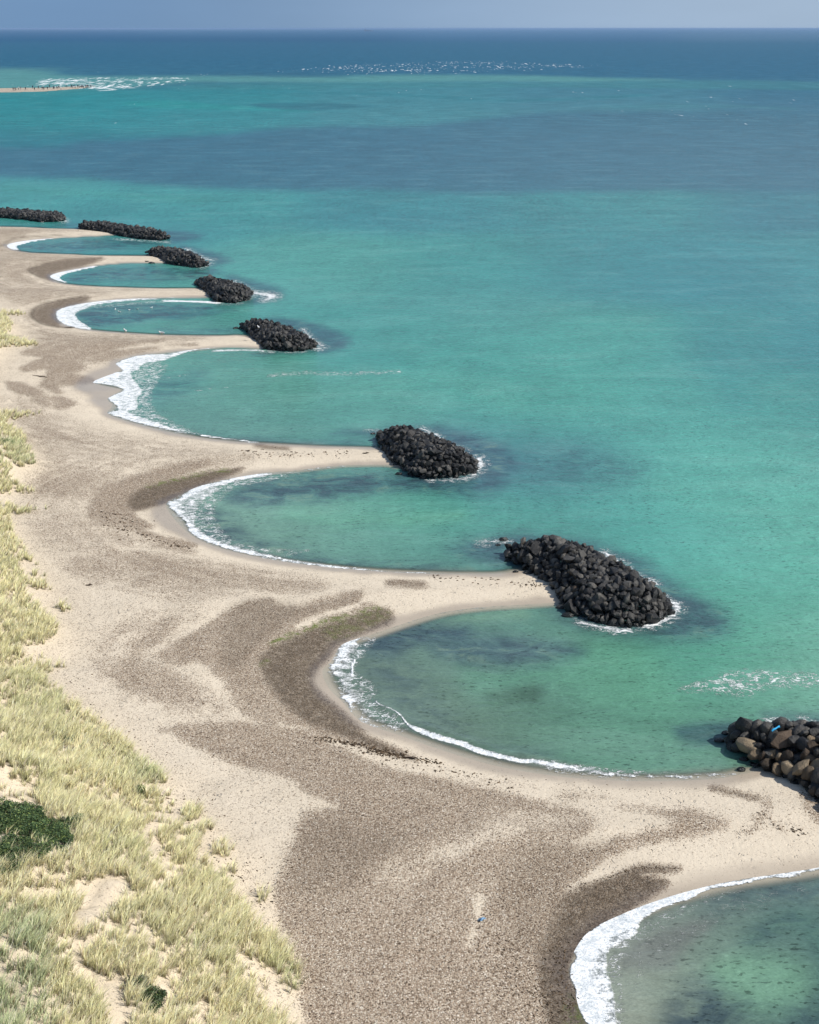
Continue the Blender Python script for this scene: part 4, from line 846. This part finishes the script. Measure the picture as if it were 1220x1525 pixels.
# ---------------------------------------------------------------- people on the far spit
def skin_body(name, verts, edges, radii, mats, sub=1):
    me = bpy.data.meshes.new(name); me.from_pydata(verts, edges, []); o = bpy.data.objects.new(name, me); COL.objects.link(o)
    o.modifiers.new('s', 'SKIN'); 
    for i, r in enumerate(radii): me.skin_vertices[0].data[i].radius = (r, r)
    me.skin_vertices[0].data[0].use_root = True
    if sub: m = o.modifiers.new('d', 'SUBSURF'); m.levels = sub; m.render_levels = sub
    dg = bpy.context.evaluated_depsgraph_get(); me2 = bpy.data.meshes.new_from_object(o.evaluated_get(dg)); bpy.data.objects.remove(o)
    me2.materials.clear()
    for m_ in mats: me2.materials.append(m_)
    for p_ in me2.polygons: p_.use_smooth = True
    return me2
M_SKIN = mat_plain('skin', (.42, .26, .19), .6)
def person_mesh(stride, armout):
    s = stride
    V = [(0,0,.95),(0,0,1.15),(0,0,1.38),(0,0,1.50),(0,.01,1.62),(0,.01,1.72), (.10,0,.90),(.12,s*.5,.50),(.12,s,.09),(.12,s+.13,.05), (-.10,0,.90),(-.12,-s*.4,.50),(-.12,-s,.09),(-.12,-s+.13,.05),
         (.19,0,1.42),(.25+armout,0,1.12),(.25+armout,.12,.88),(.25+armout,.15,.80),(-.19,0,1.42),(-.25,0,1.12),(-.25,.10,.88),(-.25,.13,.80)]
    E = [(0,1),(1,2),(2,3),(3,4),(4,5),(0,6),(6,7),(7,8),(8,9),(0,10),(10,11),(11,12),(12,13),(2,14),(14,15),(15,16),(16,17),(2,18),(18,19),(19,20),(20,21)]
    R = [.15,.14,.17,.06,.105,.08,.10,.065,.045,.035,.10,.065,.045,.035,.075,.05,.038,.04,.075,.05,.038,.04]
    return skin_body('person', V, E, R, [M_SKIN])
PM = [person_mesh(0, 0), person_mesh(.18, .03), person_mesh(.28, 0)]
coats = {'black': (.012,.012,.015), 'navy': (.02,.03,.07), 'dark red': (.12,.02,.02), 'grey': (.08,.08,.09), 'white': (.55,.55,.55), 'dark brown': (.05,.03,.02)}
CM = {k: mat_plain(k.replace(' ', '_')+'_cloth', v, .85) for k, v in coats.items()}
def garment(src, z0, z1, infl, mat, nm):
    b = bmesh.new(); b.from_mesh(src); b.normal_update()
    for f in [f for f in b.faces if not (z0 < f.calc_center_median().z < z1)]: b.faces.remove(f)
    for v in b.verts: v.co += v.normal*infl
    bmesh.ops.delete(b, geom=[v for v in b.verts if not v.link_faces], context='VERTS')
    me = bpy.data.meshes.new(nm); b.to_mesh(me); b.free(); me.materials.append(mat); return me
GMc = {}
folk = [(20,135.2,'black'),(22.5,135.3,'black'),(24,135,'navy'),(28,134.3,'white'),(31,134,'grey'),(38.2,134.6,'black'),(49,132.3,'navy'),(51.8,134.8,'black'),(57.5,133,'grey'),(63.2,133.6,'black'),(65.4,134,'navy'),(71,133.6,'black'),(74,131,'grey'),(79.5,132.8,'black'),(80.8,132.9,'navy'),
        (85.2,132.6,'black'),(88,132,'grey'),(91,133,'white'),(99,130.9,'black'),(106.5,130.6,'black'),(108,131,'dark brown'),(110.5,130.4,'navy'),(112.3,130.9,'black'),(115.8,130.2,'black'),(118,130.6,'grey'),(121,130.8,'black'),(122.6,130.2,'navy'),(124.3,130.9,'black'),(127.5,130.1,'black'),(129.3,130.3,'dark red'),(131,129.9,'black'),(135.5,130.2,'black')]
where = lambda u: ('near the left edge' if u < 35 else 'left of the sand tongue middle' if u < 62 else 'halfway along the sand tongue' if u < 95 else 'in the crowd at the sand tip' if u < 133 else 'alone at the very tip of the sand')
for i, (u, v, c) in enumerate(folk):
    x, y = ground(u, v, .35); x, y = float(x), float(y); z = float(land_z(np.array([x]), np.array([y]))[0])
    k = i % 3; o = bpy.data.objects.new('person', PM[k]); COL.objects.link(o); o.location = (x, y, max(z, .02)); o.rotation_euler = (0, 0, rnd.uniform(0, 6.28)); o.scale = (1.3,)*3
    o['label'] = 'tiny person in %s coat %s' % (c, where(u)); o['category'] = 'person'; o['group'] = 'people on the far sand tongue'
    if (k, c) not in GMc: GMc[(k, c)] = (garment(PM[k], .80, 1.50, .035, CM[c], 'coat'), garment(PM[k], .03, .86, .02, CM['black' if c in ('navy', 'grey') else 'navy'], 'trousers'), garment(PM[k], 1.64, 1.9, .012, CM['dark brown'], 'hair'))
    for nm, me in zip(('coat', 'trousers', 'hair'), GMc[(k, c)]):
        p = bpy.data.objects.new(nm, me); COL.objects.link(p); p.parent = o

# ---------------------------------------------------------------- gulls
M_WHITE = mat_plain('white_feather', (.75, .75, .74), .7); M_GREYF = mat_plain('grey_feather', (.32, .34, .37), .7); M_BEAK = mat_plain('yellow_beak', (.6, .35, .04), .5)
gull_body = skin_body('gull', [(0,0,.22),(0,.12,.25),(0,.20,.33),(0,.235,.385),(0,-.14,.21),(0,-.26,.20)], [(0,1),(1,2),(2,3),(0,4),(4,5)], [.085,.075,.04,.048,.06,.02], [M_WHITE], 2)
def box_me(nm, mat, parts):
    b = bmesh.new()
    for (c, s, rot) in parts:
        M = Matrix.Translation(c) @ Matrix.Rotation(rot, 4, 'X') @ Matrix.Diagonal((*s, 1)); bmesh.ops.create_icosphere(b, subdivisions=2, radius=.5, matrix=M)
    me = bpy.data.meshes.new(nm); b.to_mesh(me); b.free(); me.materials.append(mat)
    for p in me.polygons: p.use_smooth = True
    return me
gw = [box_me('wing', M_GREYF, [((s*.075, -.06, .245), (.05, .36, .12), .05)]) for s in (-1, 1)]
gb = box_me('beak', M_BEAK, [((0, .295, .378), (.02, .07, .02), -.2)]); gl = [box_me('leg', M_BEAK, [((s*.03, 0, .09), (.015, .015, .2), 0)]) for s in (-1, 1)]
def gull(u, v, label, float_=False, rz=0, zz=None, sc=1.25):
    x, y = ground(u, v, zz or 0); x, y = float(x), float(y); z = zz if zz is not None else (-.17 if float_ else max(0, float(land_z(np.array([x]), np.array([y]))[0])))
    o = bpy.data.objects.new('gull', gull_body); COL.objects.link(o); o.location = (x, y, z); o.rotation_euler = (0, 0, rz); o.scale = (sc,)*3
    o['label'] = label; o['category'] = 'gull'; o['group'] = 'white gulls along the bay'
    for nm, me in [('wing', gw[0]), ('wing', gw[1]), ('beak', gb)]+([] if float_ else [('leg', gl[0]), ('leg', gl[1])]):
        p = bpy.data.objects.new(nm, me); COL.objects.link(p); p.parent = o
gull(187, 495.9, 'white gull standing at the water edge, left one of two on the sand', False, .7, sc=1.6)
gull(241, 499.2, 'white gull standing at the water edge, right one of two on the sand', False, 1.6, sc=1.6)
for i, (u, v, l) in enumerate(((172,461,'leftmost white gull afloat in the fourth bay'), (178,464.5,'white gull afloat nearest the sand, below its neighbours'), (193,462,'middle white gull afloat in the fourth bay'), (205,461,'white gull afloat, second from the right of its flock'), (225.5,458.5,'rightmost white gull afloat in the fourth bay'))):
    gull(u, v, l, True, i*1.3, None, .95)
gull(385, 490, 'white gull perched on the black boulders of the fifth stone heap', False, .5, 1.95, 1.3)

# ---------------------------------------------------------------- washed-up things
def crumple(name, pts_scale, mat, loc, rz, label, cat, seed):
    r = np.random.RandomState(seed); nx, ny = 12, 9
    X, Y = np.meshgrid(np.linspace(-1, 1, nx), np.linspace(-1, 1, ny)); x, y = X.ravel(), Y.ravel()
    e = 1+.25*fbm(x*1.7+3, y*1.7+seed, seed, 2); z = .5+.5*fbm(x*1.6+seed, y*1.6, seed+3, 3)+.35*np.exp(-(x*x+y*y))
    b = bmesh.new(); vs_ = [b.verts.new((a*c_*pts_scale[0], d_*c_*pts_scale[1], k*pts_scale[2])) for a, d_, k, c_ in zip(x, y, z, e)]
    for j in range(ny-1):
        for i in range(nx-1): b.faces.new([vs_[j*nx+i], vs_[j*nx+i+1], vs_[(j+1)*nx+i+1], vs_[(j+1)*nx+i]])
    g0 = bmesh.ops.solidify(b, geom=list(b.faces), thickness=.012); me = bpy.data.meshes.new(name); b.to_mesh(me); b.free(); me.materials.append(mat)
    o = link(name, me, label=label, category=cat); o.location = loc; o.rotation_euler = (0, 0, rz); return o
x, y, z = z_at(718, 1371)
bag = crumple('plastic_bag', (.17, .11, .14), mat_plain('pale_blue_plastic', (.30, .50, .70), .3, .5), (x, y, z+.01), .5, 'crumpled pale blue plastic bag lying on the shingle at the bottom', 'plastic bag', 3)
knot = crumple('knot', (.05, .04, .12), mat_plain('dark_blue_plastic', (.03, .06, .12), .4, .5), (-.13, -.02, .02), 0, 'x', 'x', 5); knot.parent = bag; del knot['label']; del knot['category']
x, y = ground(1155, 1087, 2.05); tz = 2.05
def tube(name, pts, radii, mat, seg=8):
    V, Fc = [], []; P = [np.array(p, float) for p in pts]
    for i, (p, r) in enumerate(zip(P, radii)):
        t = P[min(i+1, len(P)-1)]-P[max(i-1, 0)]; t /= np.linalg.norm(t); a = np.cross(t, [0, 0, 1.]); a = a/np.linalg.norm(a) if np.linalg.norm(a) > 1e-3 else np.array([1., 0, 0]); c = np.cross(t, a)
        for k in range(seg): q = 2*math.pi*k/seg; V.append(p+r*(math.cos(q)*a+math.sin(q)*c))
    for i in range(len(P)-1):
        for k in range(seg): Fc.append([i*seg+k, i*seg+(k+1) % seg, (i+1)*seg+(k+1) % seg, (i+1)*seg+k])
    return np_mesh(name, np.array(V), [np.array(Fc)], [mat])
strap = link('blue_cloth', tube('blue_cloth', [(-.26,-.10,.0),(-.16,-.06,.10),(0,.0,.11),(.14,.10,.14),(.26,.14,.17),(.30,.13,.10)], [.05,.07,.055,.05,.07,.03], mat_plain('bright_blue_cloth', (.03, .33, .62), .7)), label='strip of bright blue cloth caught on top of the nearest boulders', category='cloth')
bpy.context.view_layer.update()
def touch(u, v):
    """the surface seen at that place, to lay a thing on it"""
    a_, b_ = (u-CX)/F, (v-CY)/F; dr_ = Vector((a_, cp - b_*sp, -sp - b_*cp)).normalized()
    ok, loc, nrm, *_ = SC.ray_cast(bpy.context.evaluated_depsgraph_get(), Vector((0, 0, H)), dr_)
    return loc, dr_
lc_, dr_ = touch(1155, 1088); strap.location = lc_ - dr_*.14 + Vector((0, 0, .02)); strap.rotation_euler = (0, 0, .1)
M_WOOD = mat_plain('wet_driftwood', (.045, .030, .020), .85, .2, .4, 20)
for (u, v, L, rz, lab) in ((133, 872, .55, .1, 'short dark driftwood piece lying alone on the sand at left'), (59, 561, 2.6, -.5, 'long dark driftwood pole on pale sand by the weed at far left'), (104, 488, 1.6, 0, 'dark driftwood log at the water edge of the fourth bay'),
                           (612, 1130, .9, -.3, 'dark driftwood branch ending the line of stones by the bay'), (545, 675.5, .7, 0, 'small dark driftwood stub on the narrow sand neck before the third heap')):
    x, y, z = z_at(u, v); r = np.random.RandomState(int(u))
    pts = [(t*L, r.uniform(-.05, .05)*L, .05+.03*math.sin(5*t)) for t in np.linspace(-.5, .5, 6)]
    d = link('driftwood', tube('driftwood', pts, [.03, .055, .06, .055, .05, .02], M_WOOD), label=lab, category='driftwood', group='driftwood on the beach'); d.location = (x, y, z+.02); d.rotation_euler = (0, 0, rz)
    br_ = link('branch', tube('branch', [(0, 0, .06), (.12*L, .10*L, .12), (.2*L, .2*L, .10)], [.03, .022, .01], M_WOOD, 6)); br_.parent = d

# scraps of wrack (dark dry weed) and loose stones strewn on the sand
def strew():
    r = np.random.RandomState(8); V, Fc, Cc = [], [], []; off = 0
    lines = [([(735,1395),(770,1440),(800,1480),(830,1530)], 22, 300, .05), ([(930,1268),(1000,1258),(1060,1250),(1110,1240)], 12, 45, .04), ([(700,1150),(850,1172),(950,1178),(1050,1178)], 9, 90, .035), ([(500,1110),(600,1135),(700,1155),(760,1170)], 8, 90, .07),
             ([(360,672),(420,677),(520,672)], 5, 90, .10), ([(640,860),(740,866),(810,872)], 5, 70, .09), ([(545,1118),(600,1128),(665,1138)], 4, 120, .08), ([(60,1000),(180,1110),(300,1230),(400,1340)], 26, 260, .06), ([(470,1100),(540,1110),(600,1127)], 5, 240, .08),
             ([(845,1325),(900,1308),(950,1293),(1010,1292)], 2, 60, .05), ([(840,1400),(830,1450),(845,1510)], 12, 160, .055), ([(140,760),(180,780),(210,795)], 12, 90, .09), ([(1130,1215),(1160,1232),(1200,1240)], 8, 50, .07), ([(210,797),(256,812),(285,816)], 4, 60, .09)]
    for (P, sp_, N, sz) in lines:
        P = np.array(P, float); seg = r.randint(len(P)-1, size=N); t = r.rand(N)[:, None]; q = P[seg]*(1-t)+P[seg+1]*t + r.normal(0, 1, (N, 2))*np.array([sp_, sp_*.5])
        z = np.full(N, 1.5)
        for _ in range(5): x, y = ground(q[:, 0], q[:, 1], z); z = land_z(x, y)
        for i in range(N):
            s = sz*r.uniform(.5, 1.6); a = r.uniform(0, 6.28); ca, sa = math.cos(a), math.sin(a); k = 7
            ang = np.linspace(0, 2*math.pi, k, endpoint=False); rr = r.uniform(.45, 1, k)
            lx, ly = np.cos(ang)*rr*s*1.6, np.sin(ang)*rr*s*.6
            ring = np.stack([x[i]+lx*ca-ly*sa, y[i]+lx*sa+ly*ca, np.full(k, z[i]-.02)], 1); topr = np.stack([x[i]+.55*(lx*ca-ly*sa), y[i]+.55*(lx*sa+ly*ca), z[i]+s*r.uniform(.25, .6, k)], 1)
            V.append(np.concatenate([ring, topr])); 
            Fc.append(np.array([[off+j, off+(j+1) % k, off+k+(j+1) % k, off+k+j] for j in range(k)]+[[off+k, off+k+1, off+k+2, off+k+3], [off+k, off+k+3, off+k+4, off+k+6]])); off += 2*k
            c = np.array([.07, .05, .032])*r.uniform(.5, 2.0); Cc.append(np.tile(c, (2*k, 1)))
    C_ = np.concatenate(Cc)
    me = np_mesh('seaweed', np.concatenate(V), [np.concatenate(Fc)], [mat_attr_color('dry_seaweed', 'tint', .9, .15, .3, 20)], {'tint': np.concatenate([C_, np.ones((len(C_), 1))], 1)}, False)
    link('seaweed', me, kind='stuff', label='dark scraps of dried seaweed strewn in lines over the beach', category='seaweed')
strew()

# ---------------------------------------------------------------- ship under the horizon
def ship():
    D = 22000.; x, y = (552-CX)/F*D, D
    root = bpy.data.objects.new('cargo_ship', None); COL.objects.link(root); root.location = (x, y, -6); root['label'] = 'faint far cargo ship on the horizon'; root['category'] = 'ship'
    mg = mat_plain('ship_paint', (.16, .18, .22), .6)
    def prism(nm, pts, y0, y1, z0, z1, par=root):
        b = bmesh.new(); n = len(pts); lo = [b.verts.new((p[0], p[1]*y0, z0)) for p in pts]; hi = [b.verts.new((p[0]*1.0, p[1]*y1, z1)) for p in pts]
        b.faces.new(lo[::-1]); b.faces.new(hi)
        for i in range(n): b.faces.new([lo[i], lo[(i+1) % n], hi[(i+1) % n], hi[i]])
        me = bpy.data.meshes.new(nm); b.to_mesh(me); b.free(); me.materials.append(mg); o = link(nm, me); o.parent = par; return o
    prism('hull', [(-60,-9),(48,-10),(62,-4),(68,0),(62,4),(48,10),(-60,9)], .8, 1, 0, 16)
    prism('deckhouse', [(-54,-8),(-38,-8),(-38,8),(-54,8)], 1, 1, 16, 34); prism('funnel', [(-52,-2),(-47,-2),(-47,2),(-52,2)], 1, .8, 34, 42); prism('mast', [(-42,-.6),(-41,-.6),(-41,.6),(-42,.6)], 1, 1, 34, 46)
    for k in range(3): prism('crane', [(-18+24*k,-1.2),(-15+24*k,-1.2),(-15+24*k,1.2),(-18+24*k,1.2)], 1, 1, 16, 29)
ship()

# ---------------------------------------------------------------- tell look-alikes apart by their order from left to right
by = {}
for o in COL.objects:
    if o.get('category') in ('boulder', 'person'): by.setdefault(o['label'], []).append(o)
for lab, os_ in by.items():
    if len(os_) < 2: continue
    os_.sort(key=lambda o: float(proj(o.location.x, o.location.y, o.location.z)[0])); n_ = len(os_)
    nm_ = {2: ['left one', 'right one'], 3: ['leftmost', 'middle one', 'rightmost'], 4: ['leftmost', 'second leftmost', 'second rightmost', 'rightmost'], 5: ['leftmost', 'second leftmost', 'middle one', 'second rightmost', 'rightmost']}.get(n_)
    if n_ > 5: nm_ = ['leftmost', 'second leftmost', 'third leftmost'] + ['middle one']*(n_-6) + ['third rightmost', 'second rightmost', 'rightmost']
    for o, w_ in zip(os_, nm_): o['label'] = lab + ', ' + w_

# ---------------------------------------------------------------- sea haze
HAZE = True
if HAZE:
    b = bmesh.new(); bmesh.ops.create_cube(b, size=1, matrix=Matrix.Translation((0, 0, 0)) @ Matrix.Diagonal((640000, 640000, 1, 1)))
    for v in b.verts: v.co.z = -12 if v.co.z < 0 else 46
    me = bpy.data.meshes.new('haze'); b.to_mesh(me); b.free(); hz = link('haze', me, kind='stuff', label='thin sea haze over the water fading the horizon', category='haze')
    m = bpy.data.materials.new('haze_air'); m.use_nodes = True; t = m.node_tree; t.nodes.clear(); o_ = t.nodes.new('ShaderNodeOutputMaterial'); pv = t.nodes.new('ShaderNodeVolumePrincipled')
    pv.inputs['Color'].default_value = (.34, .48, .68, 1); pv.inputs['Density'].default_value = 2.8e-5; pv.inputs['Anisotropy'].default_value = 0.0
    t.links.new(pv.outputs[0], o_.inputs['Volume']); me.materials.append(m)
